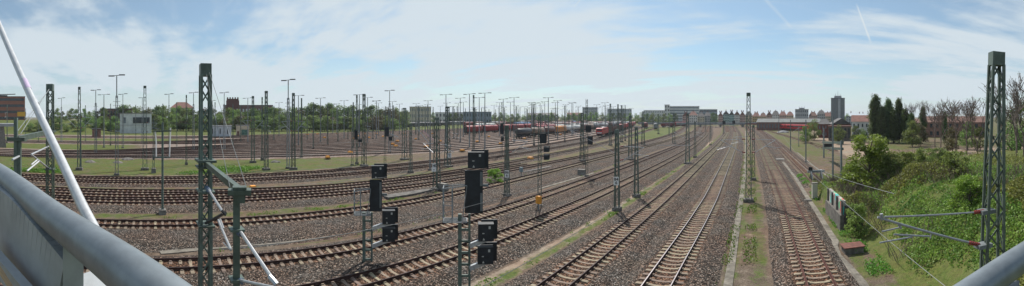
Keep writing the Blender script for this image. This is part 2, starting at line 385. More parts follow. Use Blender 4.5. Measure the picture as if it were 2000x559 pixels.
for k in NEAR:
    f = TR[k]; y0, y1 = YR[k]; ys = samples(y0, y1)
    root = tag(empty('railway_track', (float(f(max(y0, 0.0))), max(y0, 0.0), -0.36)), TLAB[k], 'railway track', 'railway tracks below the bridge')
    org = root.location
    rusty = k in ('R', 'S', 'T')
    dz = -0.002 * NEAR.index(k)
    for sgn in (-1, 1):
        mb = MB(); mb.sweep([p - org for p in line_pts(f, ys, sgn * 0.755, dz)], RAILP)
        rl = mb.build('rail', M_RAILR if rusty else M_RAIL, root)
        hb = MB(); hb.sweep([p - org for p in line_pts(f, ys, sgn * 0.755, dz)], HEADP)
        hb.build('rail_head', M_RTOP if k in ('A',) else (M_RAILR if rusty else M_RTOPD), rl)
    # sleepers at 0.62 m: the hundred nearest as parts
    fine = np.arange(y0, min(y1, 300), 0.05); xf = f(fine); s = np.concatenate([[0], np.cumsum(np.hypot(np.diff(xf), np.diff(fine)))])
    sp = 0.62; sy = np.interp(np.arange(0, s[-1], sp), s, fine); sx = f(sy); d = np.hypot(sx, sy)
    vis = [i for i in range(len(sy)) if -2.02 < math.atan2(sx[i], sy[i]) < 0.74]
    vis.sort(key=lambda i: d[i]); first = set(vis[:100]); rest = MB(); slope = (f(sy + 0.2) - f(sy - 0.2)) / 0.4
    for i in vis:
        rz = -math.atan(slope[i]) + random.uniform(-.008, .008)
        if i in first:
            o = bpy.data.objects.new('sleeper', sl_meshd if k in ('F', 'F2', 'G', 'H', 'I') else sl_mesh); COL.objects.link(o); o.parent = root; o.location = (sx[i] - org.x, sy[i] - org.y, dz + random.uniform(-.008, .004) - org.z); o.rotation_euler.z = rz
            sl_count += 1
        else:
            if d[i] > 230: continue
            rest.box((sx[i] - org.x, sy[i] - org.y, -.26 + dz - org.z), (2.6, .25, .19), rz, taper=.99, taper_y=.8)
    if rest.v: tag(rest.build('sleeper_row', M_SLEEPD if k in ('F', 'F2', 'G', 'H', 'I') else M_SLEEP, root), kind='stuff')
M_YSL = mat('yard_sleeper', (0.13, 0.105, 0.095), 0.9, 0, 0.4, 0.5)
M_BEDS = [mat('oily_dark_ballast', (0.035, 0.026, 0.024), .95, 0, .4, 1.0, col2=(0.09, 0.07, 0.062), spec=.1, streak=(1.3, .03, 1)), mat('rusty_ballast', (0.07, 0.042, 0.035), .95, 0, .4, 1.0, col2=(0.15, 0.1, 0.085), spec=.1, streak=(1.3, .03, 1)), mat('grey_ballast', (0.06, 0.05, 0.047), .95, 0, .4, 1.0, col2=(0.16, 0.14, 0.13), spec=.1, streak=(1.3, .03, 1))]
BEDI = [0, 2, 1, 0, 1, 2, 0, 0, 2, 1, 0, 2, 0, 1, 2, 0, 1, 0, 2, 1, 0, 1, 2, 0]
ylabels = ['nearest', 'second', 'third', 'fourth', 'fifth', 'sixth', 'seventh', 'eighth', 'ninth', 'tenth', 'eleventh', 'twelfth']
for i in range(NYD):
    f = (lambda i: (lambda Y: yard_x(i, np.asarray(Y, float))))(i)
    ys = samples(-95, 330, 2.5, 0.02)
    root = tag(empty('railway_track', (float(f(0.0)), 0, -0.36)), 'dark yard track among the dense parallel sidings beyond the green strip', 'railway track', 'marshalling yard sidings')
    if i < 12: root['label'] = 'dark rusty siding, %s row of the dense yard counted from the green strip' % ylabels[i]
    else: root['label'] = 'dark rusty siding, %s row of the dense yard counted from the far trees' % ylabels[NYD - 1 - i]
    org = root.location; dz = -0.02 - 0.003 * i
    for sgn in (-1, 1):
        MB().sweep([p - org for p in line_pts(f, ys, sgn * 0.755, dz)], [(-.05, -.17), (.05, -.17), (.035, -.05), (-.035, -.05)]).build('rail', M_RAIL, root)
    bpts = [p - org for p in line_pts(f, ys, 0, dz)]; MB().sweep(bpts, [(-1.3, -.29), (1.3, -.29), (1.15, -.2), (-1.15, -.2)]).build('track_bed', M_BEDS[BEDI[i]], root)
    rest = MB(); yy = -90.0; rows = []
    while yy < 230: rows.append(yy); yy += 0.66 if yy < 120 else 1.3
    xx = f(np.array(rows)); xp = f(np.array(rows) + .3)
    for a, b, c in zip(xx, rows, xp): rest.box((a - org.x, b - org.y, -.235 + dz - org.z), (2.5, .26, .16), -math.atan((c - a) / .3), taper=.98)
    tag(rest.build('sleeper_row', M_YSL if i % 3 else M_YSL, root), kind='stuff')

# ------------------------------------------------------------------ the ground: one sheet with formation, bank and zones
def axis(segs):
    a = [segs[0][0]]
    for s0, s1, st in segs:
        n = max(1, int(round((s1 - s0) / st))); a += list(np.linspace(s0, s1, n + 1)[1:])
    return np.array(a)
gx = axis([(-6000, -1200, 600), (-1200, -400, 60), (-400, -230, 8), (-230, -80, 1.6), (-80, -30, .55), (-30, 26, .28), (26, 60, 1.0), (60, 220, 6), (220, 1200, 60), (1200, 5000, 500)])
gy = axis([(-4000, -400, 400), (-400, -120, 20), (-120, -30, 2.5), (-30, 70, .6), (70, 140, 1.5), (140, 400, 6), (400, 1400, 50), (1400, 7000, 600)])
GX, GY = np.meshgrid(gx, gy)
def ss(a, b, x): t = np.clip((x - a) / (b - a), 0, 1); return t * t * (3 - 2 * t)
def vnoise(x, y, sc, seed):
    r = np.random.default_rng(seed); T = r.random((64, 64)); u = x / sc; v = y / sc; iu = np.floor(u).astype(int); iv = np.floor(v).astype(int); fu = u - iu; fv = v - iv; fu = fu * fu * (3 - 2 * fu); fv = fv * fv * (3 - 2 * fv)
    g = lambda a, b: T[a % 64, b % 64]
    return (g(iu, iv) * (1 - fu) + g(iu + 1, iv) * fu) * (1 - fv) + (g(iu, iv + 1) * (1 - fu) + g(iu + 1, iv + 1) * fu) * fv
def bank(x, y):
    foot = 7.9 + 1.0 * ss(31, 27, y) * 0 
    hgt = 4.1 - 1.0 * ss(28, 50, y) + 0.5 * (vnoise(x, y, 7, 3) - .5)
    a = ss(foot, foot + 8.5, x)
    # nearer than the wall the slope starts at the foot; along the wall (31..43) the earth is held back at 2.4 m
    wallpart = ss(30.5, 32.5, y) * ss(8.0, 8.6, x)
    a2 = np.maximum(a, 0.44 * wallpart)
    ye = np.minimum(44 + (x - 8) * 1.0, 58); e = ss(ye + 4, ye - 3, y)
    return hgt * a2 * e + (x > foot + .5) * e * (vnoise(x, y, 2.3, 5) - .5) * .5
BZ = -0.46
def zones(x, y):
    z = np.full(x.shape, BZ); bal = np.zeros_like(x); grass = np.zeros_like(x); pale = np.zeros_like(x)
    for k in NEAR:
        y0, y1 = YR[k]; X = TR[k](y); dx = x - X; wl, wr = TW[k]; wgt = ss(y0 - 2, y0, y) * ss(y1 + 4, y1, y)
        ad = np.where(dx < 0, -dx / wl, dx / wr)
        prof = (1 - ss(.62, 1.0, ad)) * wgt
        z = np.maximum(z, BZ + (abs(BZ) - .215) * prof); bal = np.maximum(bal, (1 - ss(.9, 1.05, ad)) * wgt)
    C, D_, E_, F_ = TR['C'](y), TR['D'](y), TR['E'](y), TR['F'](y); A_, B_, R_ = TR['A'](y), TR['B'](y), TR['R'](y); G_, H_, I_ = TR['G'](y), TR['H'](y), TR['I'](y); S_ = TR['S'](y)
    bal = np.maximum(bal, ((x > B_) & (x < A_)) * 1.0); bal = np.maximum(bal, ((x > D_ + 1) & (x < C)) * 1.0); bal = np.maximum(bal, ((x > TR['F2'](y)) & (x < F_) & (y < 62)) * 1.)
    bal = np.maximum(bal, ((x > I_) & (x < H_)) * 1.0)
    bal = np.maximum(bal, ((x > R_) & (x < R_ + 3.4) & (y > 62)) * .9)
    # yard
    n_, f_ = nY(y), fY(y); inyard = ss(n_ + .8, n_ - .4, x) * ss(f_ - 6, f_ - 1, x) * ss(-140, -120, y) * ss(380, 330, y)
    t = (n_ - x) / np.maximum(n_ - f_, 1)
    gap = np.zeros_like(x)
    for a, b, ye in ((.20, .42, 12), (.60, .78, 30)): gap = np.maximum(gap, ss(a - .01, a + .02, t) * ss(b + .01, b - .02, t) * ss(ye, ye - 25, y))
    yard = inyard * (1 - gap)
    z = np.maximum(z, BZ + .22 * yard)
    # sandy strips: between B and C, east of A (verge), between D and E
    pale = np.maximum(pale, .75 * ss(C + 3.2, C + 3.7, x) * ss(B_ - 2.8, B_ - 3.3, x) * (y < 150))
    grass_bc = .62 * ss(B_ - 4.6, B_ - 3.4, x) * ss(B_ - 2.6, B_ - 3.2, x)
    verge = ss(A_ + 3.0, A_ + 3.4, x) * ss(R_ - 2.4, R_ - 2.8, x)
    grass = np.maximum(grass, verge * (.24 + .26 * ss(1.1, .2, np.abs(x - (R_ - 3.3))) + .28 * ss(1.0, .3, np.abs(x - (A_ + 3.6))) ))
    pale = np.maximum(pale, verge * .28)
    grass = np.maximum(grass, grass_bc)
    de = ss(E_ + 5.9, E_ + 6.4, x) * ss(D_ - 2.5, D_ - 3.0, x); grass = np.maximum(grass, de * .5); pale = np.maximum(pale, de * .35)
    ef = ss(F_ + 3.7, F_ + 4.1, x) * ss(E_ - 2.3, E_ - 2.7, x); grass = np.maximum(grass, ef * .5); pale = np.maximum(pale, ef * .25)
    fg = ss(G_ + 2.2, G_ + 2.6, x) * ss(F_ - 2.4, F_ - 2.9, x) * (y > 55); grass = np.maximum(grass, fg * .45)
    gh = ss(H_ + 2.2, H_ + 2.8, x) * ss(G_ - 2.1, G_ - 2.5, x); grass = np.maximum(grass, gh * .45); pale = np.maximum(pale, gh * .3)
    strip = ss(n_ - .5, n_ + 1.0, x) * ss(I_ - 2.2, I_ - 3.4, x) * (y > -150)
    near_i = ss(I_ - 5.5, I_ - 3.6, x) * .8
    grass = np.maximum(grass, strip * (.62 * ss(75, 25, y) + .3 * ss(25, 75, y)) * (1 - .6 * near_i)); pale = np.maximum(pale, strip * (.15 + .4 * near_i * ss(60, 20, y)))
    grass = np.maximum(grass, .75 * gap * (y > -150)); 
    beyond = (x < f_ - 2) * 1.0; grass = np.maximum(grass, .8 * beyond)
    left = (y < -120) * (x < -60); grass = np.maximum(grass, .6 * left)
    # meadow right of the siding
    mead = ss(S_ + 2.2, S_ + 3.0, x) * (y > 40); grass = np.maximum(grass, mead * (.5 + .25 * (vnoise(x, y, 14, 9) - .5))); 
    g0 = ss(4, 26, np.abs(x - 36 + (y - 90) * -.02)); lane = 1 - ss(5, 9, np.abs((x - (30 + (y - 60) * .06)) + 3 * (vnoise(x, y, 20, 6) - .5)))
    pale = np.maximum(pale, mead * lane); grass *= 1 - .9 * mead * lane
    yard2 = mead * ss(20, 26, x) * ss(60, 70, y) * ss(110, 80, y); pale = np.maximum(pale, .8 * yard2); grass *= 1 - .8 * yard2
    # beside the bank
    foot = ss(R_ + 2.3, R_ + 2.8, x) * (y < 46) * ss(9, 8.4, x); grass = np.maximum(grass, foot * .55); pale = np.maximum(pale, foot * .25)
    wedge = ss(R_ + 2.9, R_ + 3.4, x) * ss(S_ - 2.2, S_ - 2.7, x) * (y > 44) * (y < 64); grass = np.maximum(grass, wedge * .5); pale = np.maximum(pale, wedge * .3); bal *= 1 - .9 * wedge
    bk = ss(7.9, 8.6, x) * (y < 62); grass = np.where(bk > 0, np.maximum(grass * (1 - bk), .8 * bk), grass)
    z = z + np.where((x > 7.9), bank(x, y), 0)
    z = z + (vnoise(x, y, 1.1, 1) - .5) * .06 * (bal < .5) * (np.abs(x) < 200)
    # low green rise beyond the far left of the yard
    z = z + 6.5 * ss(-215, -245, x) * ss(-15, -50, y) * ss(-400, -330, x)
    far = (y > 380) | (x < -420) | (x > 240); grass = np.where(far, .5, grass); bal = np.where(far, .1, bal)
    wear = np.zeros_like(x)
    for k in NEAR: wear = np.maximum(wear, (1 - ss(.9, 1.9, np.abs(x - TR[k](y)))) * ss(YR[k][0] - 2, YR[k][0], y) * ss(YR[k][1] + 4, YR[k][1], y) * (1.0 if k in 'ABRST' else .75))
    zones.wear = wear
    tri = ss(H_ + 3, H_ + 6, x) * ss(E_ - 7, E_ - 10, x) * ss(140, 165, y) * ss(345, 330, y) * (1 - bal); grass = np.maximum(grass, .8 * tri)
    return z, np.clip(bal, 0, 1), np.clip(grass, 0, 1), np.clip(pale, 0, 1), yard
GZ, gb, gg, gp, gyd = zones(GX, GY); GWEAR = zones.wear
def ground_z(x, y): return float(zones(np.array([[float(x)]]), np.array([[float(y)]]))[0][0, 0])
me = bpy.data.meshes.new('ground'); nyy, nxx = GX.shape
co = np.stack([GX, GY, GZ], -1).reshape(-1, 3); me.vertices.add(len(co)); me.vertices.foreach_set('co', co.ravel())
ii = (np.arange(nyy - 1)[:, None] * nxx + np.arange(nxx - 1)[None, :]).ravel(); q = np.stack([ii, ii + 1, ii + 1 + nxx, ii + nxx], -1)
me.loops.add(q.size); me.loops.foreach_set('vertex_index', q.ravel().astype(np.int32)); me.polygons.add(len(q)); me.polygons.foreach_set('loop_start', np.arange(0, q.size, 4, dtype=np.int32)); me.polygons.foreach_set('loop_total', np.full(len(q), 4, dtype=np.int32))
me.update(calc_edges=True); me.polygons.foreach_set('use_smooth', [True] * len(q))
ca = me.color_attributes.new('zone', 'FLOAT_COLOR', 'POINT'); rgba = np.stack([gb, gg, gp, gyd], -1).reshape(-1, 4).astype(np.float32); ca.data.foreach_set('color', rgba.ravel())
cw_ = me.color_attributes.new('wear', 'FLOAT_COLOR', 'POINT'); wv = GWEAR.reshape(-1, 1).astype(np.float32); cw_.data.foreach_set('color', np.concatenate([wv, wv, wv, np.ones_like(wv)], 1).ravel())
ground = bpy.data.objects.new('ground', me); COL.objects.link(ground); tag(ground, kind='structure')
# ground material
gm = bpy.data.materials.new('ground'); gm.use_nodes = True; t = gm.node_tree; b = t.nodes['Principled BSDF']; b.inputs['Roughness'].default_value = .95; b.inputs['Specular IOR Level'].default_value = .15
def nd(tp, **k):
    n = t.nodes.new(tp)
    for a, v in k.items(): setattr(n, a, v)
    return n
def nl(a, b_): t.links.new(a, b_)
geo = nd('ShaderNodeNewGeometry'); att = nd('ShaderNodeVertexColor', layer_name='zone'); sp_ = nd('ShaderNodeSeparateColor'); nl(att.outputs['Color'], sp_.inputs[0])
def noise(sc, det=5, rough=.6, vec=None):
    n = nd('ShaderNodeTexNoise'); n.inputs['Scale'].default_value = sc; n.inputs['Detail'].default_value = det; n.inputs['Roughness'].default_value = rough; nl(vec or geo.outputs['Position'], n.inputs['Vector']); return n.outputs['Fac']
def ramp(x, stops, interp_='LINEAR'):
    r = nd('ShaderNodeValToRGB'); nl(x, r.inputs[0]); cr = r.color_ramp; cr.interpolation = interp_
    while len(cr.elements) < len(stops): cr.elements.new(.5)
    for e, (p, c) in zip(cr.elements, stops): e.position = p; e.color = (*c, 1)
    return r.outputs[0]
def mixc(f, a, b_, blend='MIX'):
    m_ = nd('ShaderNodeMixRGB', blend_type=blend)
    for i, v in enumerate((f, a, b_)):
        if isinstance(v, (int, float)): m_.inputs[i].default_value = v
        elif isinstance(v, tuple): m_.inputs[i].default_value = (*v, 1)
        else: nl(v, m_.inputs[i])
    return m_.outputs[0]
def mt(op, a, b_=None, clamp=False):
    m_ = nd('ShaderNodeMath', operation=op, use_clamp=clamp)
    for i, v in enumerate((a, b_)):
        if v is None: continue
        if isinstance(v, (int, float)): m_.inputs[i].default_value = v
        else: nl(v, m_.inputs[i])
    return m_.outputs[0]
vo = nd('ShaderNodeTexVoronoi'); vo.inputs['Scale'].default_value = 15; nl(geo.outputs['Position'], vo.inputs['Vector'])
vsep = nd('ShaderNodeSeparateColor'); nl(vo.outputs['Color'], vsep.inputs[0])
big = noise(.35, 4); mid = noise(1.6, 6, .7); fin = noise(7, 6, .75); vfin = noise(28, 3, .7)
stone = ramp(vsep.outputs[0], [(0, (.006, .006, .005)), (.3, (.026, .023, .02)), (.6, (.07, .062, .053)), (.85, (.16, .143, .122)), (1, (.40, .365, .32))])
stone_b = mixc(ramp(vsep.outputs[1], [(.55, (0, 0, 0)), (.75, (1, 1, 1))]), stone, mixc(.7, stone, (1.0, .76, .64), 'MULTIPLY'))
tint = ramp(big, [(.35, (.92, .85, .80)), (.65, (.84, .86, .9))])
ballast = mixc(1.0, stone_b, tint, 'MULTIPLY')
dirt = ramp(mt('ADD', mt('MULTIPLY', mid, .5), mt('MULTIPLY', fin, .5)), [(.35, (.07, .053, .038)), (.5, (.14, .107, .08)), (.68, (.25, .2, .15))])
dirt = mixc(.5, dirt, ramp(vfin, [(.3, (.35, .35, .35)), (.7, (1.5, 1.5, 1.5))]), 'MULTIPLY')
pale_c = ramp(mt('ADD', mt('MULTIPLY', mid, .6), mt('MULTIPLY', fin, .4)), [(.35, (.17, .13, .095)), (.6, (.34, .28, .215))])
grassc = ramp(mt('ADD', mt('MULTIPLY', noise(4, 6, .8), .6), mt('MULTIPLY', vfin, .4)), [(.35, (.03, .05, .012)), (.5, (.075, .115, .025)), (.66, (.14, .19, .045))])
grassd = ramp(mid, [(.35, (.115, .098, .045)), (.65, (.2, .165, .085))])
grassm = mixc(ramp(noise(.9, 6, .75), [(.42, (1, 1, 1)), (.6, (0, 0, 0))]), grassc, mixc(.4, grassc, grassd))
yardc = mixc(.15, ramp(mt('ADD', mt('MULTIPLY', mid, .55), mt('MULTIPLY', fin, .45)), [(.32, (.12, .094, .078)), (.5, (.25, .205, .175)), (.68, (.42, .365, .325))]), stone_b)
def edge(w, jitter, sc_noise, lo=.42, hi=.58):
    return ramp(mt('ADD', w, mt('MULTIPLY', mt('SUBTRACT', sc_noise, .5), jitter)), [(lo, (0, 0, 0)), (hi, (1, 1, 1))])
jn = mt('ADD', mt('MULTIPLY', mid, .5), mt('MULTIPLY', fin, .5))
col = mixc(edge(sp_.outputs[2], 1.3, noise(.8, 6, .7)), dirt, pale_c)
yard_a = edge(att.outputs['Alpha'], .6, mid); col = mixc(yard_a, col, yardc)
wr = nd('ShaderNodeVertexColor', layer_name='wear'); wsep = nd('ShaderNodeSeparateColor'); nl(wr.outputs['Color'], wsep.inputs[0])
ballast = mixc(mt('MULTIPLY', edge(wsep.outputs[0], .9, mid, .3, .7), .75), ballast, mixc(1.0, ballast, (1.15, .78, .56), 'MULTIPLY'))
col = mixc(edge(sp_.outputs[0], 1.1, jn), col, ballast)
grm = mt('MULTIPLY', edge(sp_.outputs[1], 1.9, mt('ADD', mt('MULTIPLY', noise(.55, 7, .72), .6), mt('MULTIPLY', fin, .4)), .40, .6), 1.0)
col = mixc(grm, col, grassm)
rust = ramp(noise(.25, 3), [(.4, (1, 1, 1)), (.62, (1.12, .88, .78))]); col = mixc(.6, col, rust, 'MULTIPLY')
nl(col, b.inputs['Base Color'])
bp = nd('ShaderNodeBump'); bp.inputs['Strength'].default_value = .9; bp.inputs['Distance'].default_value = .05
hgt = mt('ADD', mt('MULTIPLY', mt('SUBTRACT', 1.0, vo.outputs['Distance']), .6), mt('MULTIPLY', fin, .8)); nl(hgt, bp.inputs['Height']); nl(bp.outputs[0], b.inputs['Normal'])
me.materials.append(gm)

# cable ducts and concrete paths: real slabs laid on the ground
def px_ribbon(name, pts, w0, m_, z=-.44, th=.035, step=None, gap=False):
    P = [G(*p, z=z) for p in pts]; mb = MB(); Q = []
    for i in range(len(P) - 1):
        n = max(1, int((P[i + 1] - P[i]).length / 1.0))
        for j in range(n): Q.append(P[i].lerp(P[i + 1], j / n))
    Q.append(P[-1])
    mb.sweep(Q, [(-w0 / 2, -.12), (w0 / 2, -.12), (w0 / 2, th), (-w0 / 2, th)])
    return mb.build(name, m_)
M_DUCT = mat('duct_cover_concrete', (0.2, 0.18, 0.15), .95, 0, .35, 1.5, .3, spec=.1)
px_list = [
 ([(1419, 575), (1428, 520), (1443, 419), (1449, 380), (1455, 330), (1457, 275), (1456, 256)], .52, 'straight concrete cable duct in the verge right of the shiny-railed track'),
 ([(1529, 316), (1552, 345), (1573, 380), (1599, 419), (1622, 457), (1632, 472), (1630, 482), (1636, 500), (1658, 522), (1684, 552), (1698, 575)], .5, 'kinked concrete cable duct beside the bank, right of the red-brown track'),
 ([(313, 494), (400, 486), (468, 480), (598, 467.7), (709, 450), (876, 415), (943, 397.5), (1000, 379), (1052, 369), (1103, 355), (1160, 338)], .6, 'long curved concrete cable duct between the nearest left track and its neighbour'),
 ([(1556, 297), (1590, 325), (1626, 352)], .3, 'pale kerb line along the meadow behind the buffer stop'),
 ([(1340, 333), (1352, 320), (1372, 300), (1385, 290)], .4, 'short concrete duct beside the lattice masts at the middle right')]
for pts, ww, lab in px_list:
    o = px_ribbon('cable_duct', pts, ww, M_DUCT); tag(o, lab, 'cable duct')
# ------------------------------------------------------------------ lattice masts, poles, lamps, signals
def lattice(mb, h, bw, tw, th, z0=0.0, step=1.0, bd=None, td=None, dia=None):
    """four tapering corner angles with zig-zag lacing on all four faces"""
    bd = bw if bd is None else bd; td = tw if td is None else td; dia = th * .55 if dia is None else dia
    def P(sx, sy, z):
        k = (z - z0) / (h - z0); return Vector((sx * (bw + (tw - bw) * k) / 2, sy * (bd + (td - bd) * k) / 2, z))
    for sx in (-1, 1):
        for sy in (-1, 1): mb.beam(P(sx, sy, z0), P(sx, sy, h), th, th, up=(0, 1, 0))
    n = max(3, int((h - z0) / step))
    for i in range(n):
        za = z0 + (h - z0) * i / n; zb = z0 + (h - z0) * (i + 1) / n; s = 1 if i % 2 else -1
        for sy in (-1, 1): mb.beam(P(s * sy, sy, za), P(-s * sy, sy, zb), dia, dia * .5, up=(0, sy, 0))
        for sx in (-1, 1): mb.beam(P(sx, s * sx, za), P(sx, -s * sx, zb), dia, dia * .5, up=(sx, 0, 0))
def foot(root, w=1.0, h=.5, name='foundation'):
    return MB().box((0, 0, h / 2 - .25), (w, w * .8, h + .5), taper=.94).build(name, M_CONCD, root)
def cantilever(root, side, reach, zc, m_tube=None, r=.028, ins=None, y=0.0, name='cantilever'):
    m_tube = m_tube or M_STEEL; ins = ins or M_INS
    t = MB(); x0 = side * .35; xe = side * reach
    t.tube([(x0 + side * .35, y, zc + 1.25), (xe - side * .2, y, zc + 1.15)], r, 6)
    t.tube([(x0 + side * .35, y, zc - .25), (xe - side * .2, y, zc + 1.15)], r * 1.25, 6)
    t.tube([(side * (reach * .55), y, zc + .45), (xe + side * .3, y, zc + .3)], r * .8, 6)
    t.tube([(xe - side * .9, y, zc + .38), (xe + side * .25, y, zc + .05)], r * .6, 5)
    o = t.build(name, m_tube, root)
    for zz in (zc + 1.25, zc - .25): MB().tube([(x0, y, zz), (x0 + side * .38, y, zz + (.0 if zz > zc else .08))], r * 2.2, 7).build('insulator', ins, o)
    return o
def cat_mast(h=11.0, bw=.55, tw=.3, th=.075, step=.9, cant=(), fnd=True, m_=None):
    r = empty('catenary_mast'); m_ = m_ or M_MAST
    mb = MB(); lattice(mb, h - .35, bw, tw, th, 0.1, step, bd=bw * .75, td=tw * .85); mb.build('lattice_shaft', m_, r)
    MB().box((0, 0, h - .18), (tw * 1.35, tw * 1.2, .4)).build('cap', m_, r)
    if fnd: foot(r, bw * 1.9, .35)
    for c in cant: cantilever(r, *c)
    return r
K_thin = Kind(cat_mast(8.6, .5, .28, .085, .8, [(1, 3.2, 5.6)]))
K_thin2 = Kind(cat_mast(8.6, .5, .28, .085, .8, [(-1, 3.2, 5.6)]))
K_thin0 = Kind(cat_mast(8.4, .48, .26, .08, .8, []))
K_mid = Kind(cat_mast(11.4, .95, .45, .12, 1.0, [(1, 3.4, 6.0), (-1, 3.4, 6.0)]))
K_port = Kind(cat_mast(13.2, 1.1, .55, .13, 1.1, [(1, 3.4, 6.2)]))
def pole(h=8.5, r=.13, arm=0.0):
    o = empty('catenary_pole'); MB().tube([(0, 0, 0), (0, 0, h)], r, 8, r * .72).build('pole_shaft', M_MASTG, o)
    foot(o, .6, .25)
    if arm: cantilever(o, 1 if arm > 0 else -1, abs(arm), 5.6)
    return o
K_pole = Kind(pole(8.6, .14, 3.0)); K_polel = Kind(pole(8.4, .14, -3.0)); K_pole0 = Kind(pole(8.4, .13, 0))
def g0(px, y): return G(px, y, BZ)
def base_pt(p, y=None):
    return p
near_masts = [
 (K_mid, 853, 371, .82, 'green lattice mast carrying the small white 140 board, left of the larger signal'),
 (K_thin, 990, 384, .98, 'lattice mast with a white number board, right of the leafy green bush'),
 (K_thin, 1205, 411, .95, 'lattice mast carrying the white 84 6 board in the sandy strip'),
 (K_thin0, 1243, 385, .98, 'bare slim lattice mast standing just right of the 84 6 mast'),
 (K_mid, 1231, 312, .84, 'lattice mast on grey footing left of the 84 6 mast, farther back'),
 (K_mid, 1137, 315, .9, 'lattice mast just left of the signal with stacked black lamp boxes'),
 (K_mid, 1343, 320, .88, 'stout lattice mast at the right end of the sandy strip'),
 (K_thin0, 1357.5, 308, .98, 'slim mast with a small black box, just right of the stout lattice mast'),
 (K_thin, 1387.6, 284, 1.0, 'lattice mast beside the far bend of the pale sleepered track'),
 (K_mid, 1316, 281, .93, 'tall mast with cross arms among the far green middle ground'),
 (K_mid, 1256, 284, .98, 'tall far lattice mast right of the red locomotive rake'),
 (K_thin0, 1307, 266, 1.05, 'far slim mast on the left edge of the green triangle'),
 (K_thin2, 1471.5, 352, .95, 'smaller lattice mast right behind the tall mast in the verge'),
 (K_thin0, 802, 338, .98, 'thin lattice mast on a square concrete footing, left of the 140 mast'),
 (K_port, 790, 312, .86, 'thick lattice mast with cross arms at the front edge of the yard'),
 (K_port, 874, 326, .86, 'thick lattice mast with flat top beam right behind the 140 mast'),
 (K_thin0, 1378, 259, 1.1, 'far slim mast at the vanishing end of the curved tracks'),
 (K_thin0, 1413, 262, 1.1, 'far slim mast just left of the shiny-railed track'),
 (K_thin0, 1286, 262, 1.3, 'far tall mast left of the grey parked wagon'),
]
MASTP = {}
for K, px, y, sc, lab in near_masts:
    p = g0(px, y); MASTP[px] = p; K.put(p, 0, lab, 'catenary masts', sc)
for K, px, y, sc, lab in [
 (K_pole, 1544, 296, 1.0, 'slender pole on a dark footing at the left edge of the meadow'),
 (K_pole0, 1560, 286, .8, 'thin pole in the meadow behind the slender footed pole'),
 (K_pole0, 1574, 317, 1.05, 'thin pole beside the pale kerb line in the meadow'),
 (K_pole0, 1626.7, 353, 1.15, 'tall thin grey pole behind the buffer stop'),
 (K_pole, 1521, 262, 1.1, 'far pole beside the curved siding'),
 (K_pole0, 840, 333, 1.05, 'plain grey pole just left of the 140 mast'),
 (K_pole0, 157, 330, 1.1, 'plain grey pole in the green strip behind the slanted tube'),
 ]: K.put(g0(px, y), 0, lab, 'catenary poles', sc)

# the tall mast in the verge, the big one by the bank, and the two with drop posts at the left
r = cat_mast(12.1, .62, .34, .085, .75, [(1, 3.2, 5.7)]); Kind(r).put(g0(1462, 394), 0, 'tall green lattice mast in the grass verge between two track pairs'); tag(r, cat='mast', group='catenary masts')
cantilever(r, -1, 3.3, 5.7)
pm = at(1932, 12.0, BZ)
r = empty('catenary_mast', pm, R(-12)); tag(r, 'biggest green lattice mast in front of the leafy bank beside the right handrail', 'mast', 'catenary masts')
mb = MB(); lattice(mb, 11.1, .74, .36, .085, 0, .62, bd=.52, td=.32, dia=.055); mb.build('lattice_shaft', M_MAST, r)
mb = MB().box((0, 0, 11.28), (.42, .38, .42))
for sx in (-1, 1):
    for z in (11.22, 11.34):
        for q in (-.1, .1): mb.box((q, sx * .19, z), (.03, .02, .03))
mb.build('cap', M_MAST, r)
def child_world(root, mb, name, m_, smooth=False):
    """mesh written in world coordinates, parented to a placed root"""
    bpy.context.view_layer.update()
    Mx = (Matrix.Translation(root.location) @ Euler((0, 0, root.rotation_euler.z)).to_matrix().to_4x4()).inverted()
    mb.v = [tuple(Mx @ Vector(v)) for v in mb.v]
    return mb.build(name, m_, root, smooth)
# cantilever of the big mast, read from the photograph in the plane across the tracks at the mast
Yc = pm.y
def q(px, y): return atY(px, y, Yc)
mb = MB(); mb.tube([q(1893, 417), q(1716, 430)], .027, 8); mb.tube([q(1884, 476), q(1703, 431)], .034, 8); mb.tube([q(1712, 459), q(1744, 451), q(1750, 446)], .022, 6)
mb.tube([q(1736, 464), q(1806, 466)], .026, 6); mb.tube([q(1708, 481), q(1722, 478), q(1772, 468)], .022, 6); mb.tube([q(1810, 461), q(1808, 470)], .02, 6); mb.tube([q(1744, 444), q(1750, 452)], .03, 6); mb.tube([q(1710, 424), q(1712, 436)], .05, 6)
ct = child_world(r, mb, 'cantilever', mat('weathered_pipe', (.3, .31, .32), .5, .3, .2, 6.0))
for (a, b) in (((1912, 414), (1893, 417)), ((1905, 480), (1884, 476))):
    A_, B_ = q(*a), q(*b); mb = MB()
    for i in range(5): mb.tube([A_.lerp(B_, i / 5), A_.lerp(B_, i / 5 + .12)], .062, 8)
    mb.tube([A_, B_], .035, 8); child_world(r, mb, 'insulator', M_INS)
mb = MB(); child_world(r, mb.box(q(1918, 414) , (.5, .35, .12)), 'bracket', M_MASTG); child_world(r, MB().box(q(1913, 481), (.5, .35, .12)), 'bracket', M_MASTG)
r.rotation_euler.y = R(1.3)

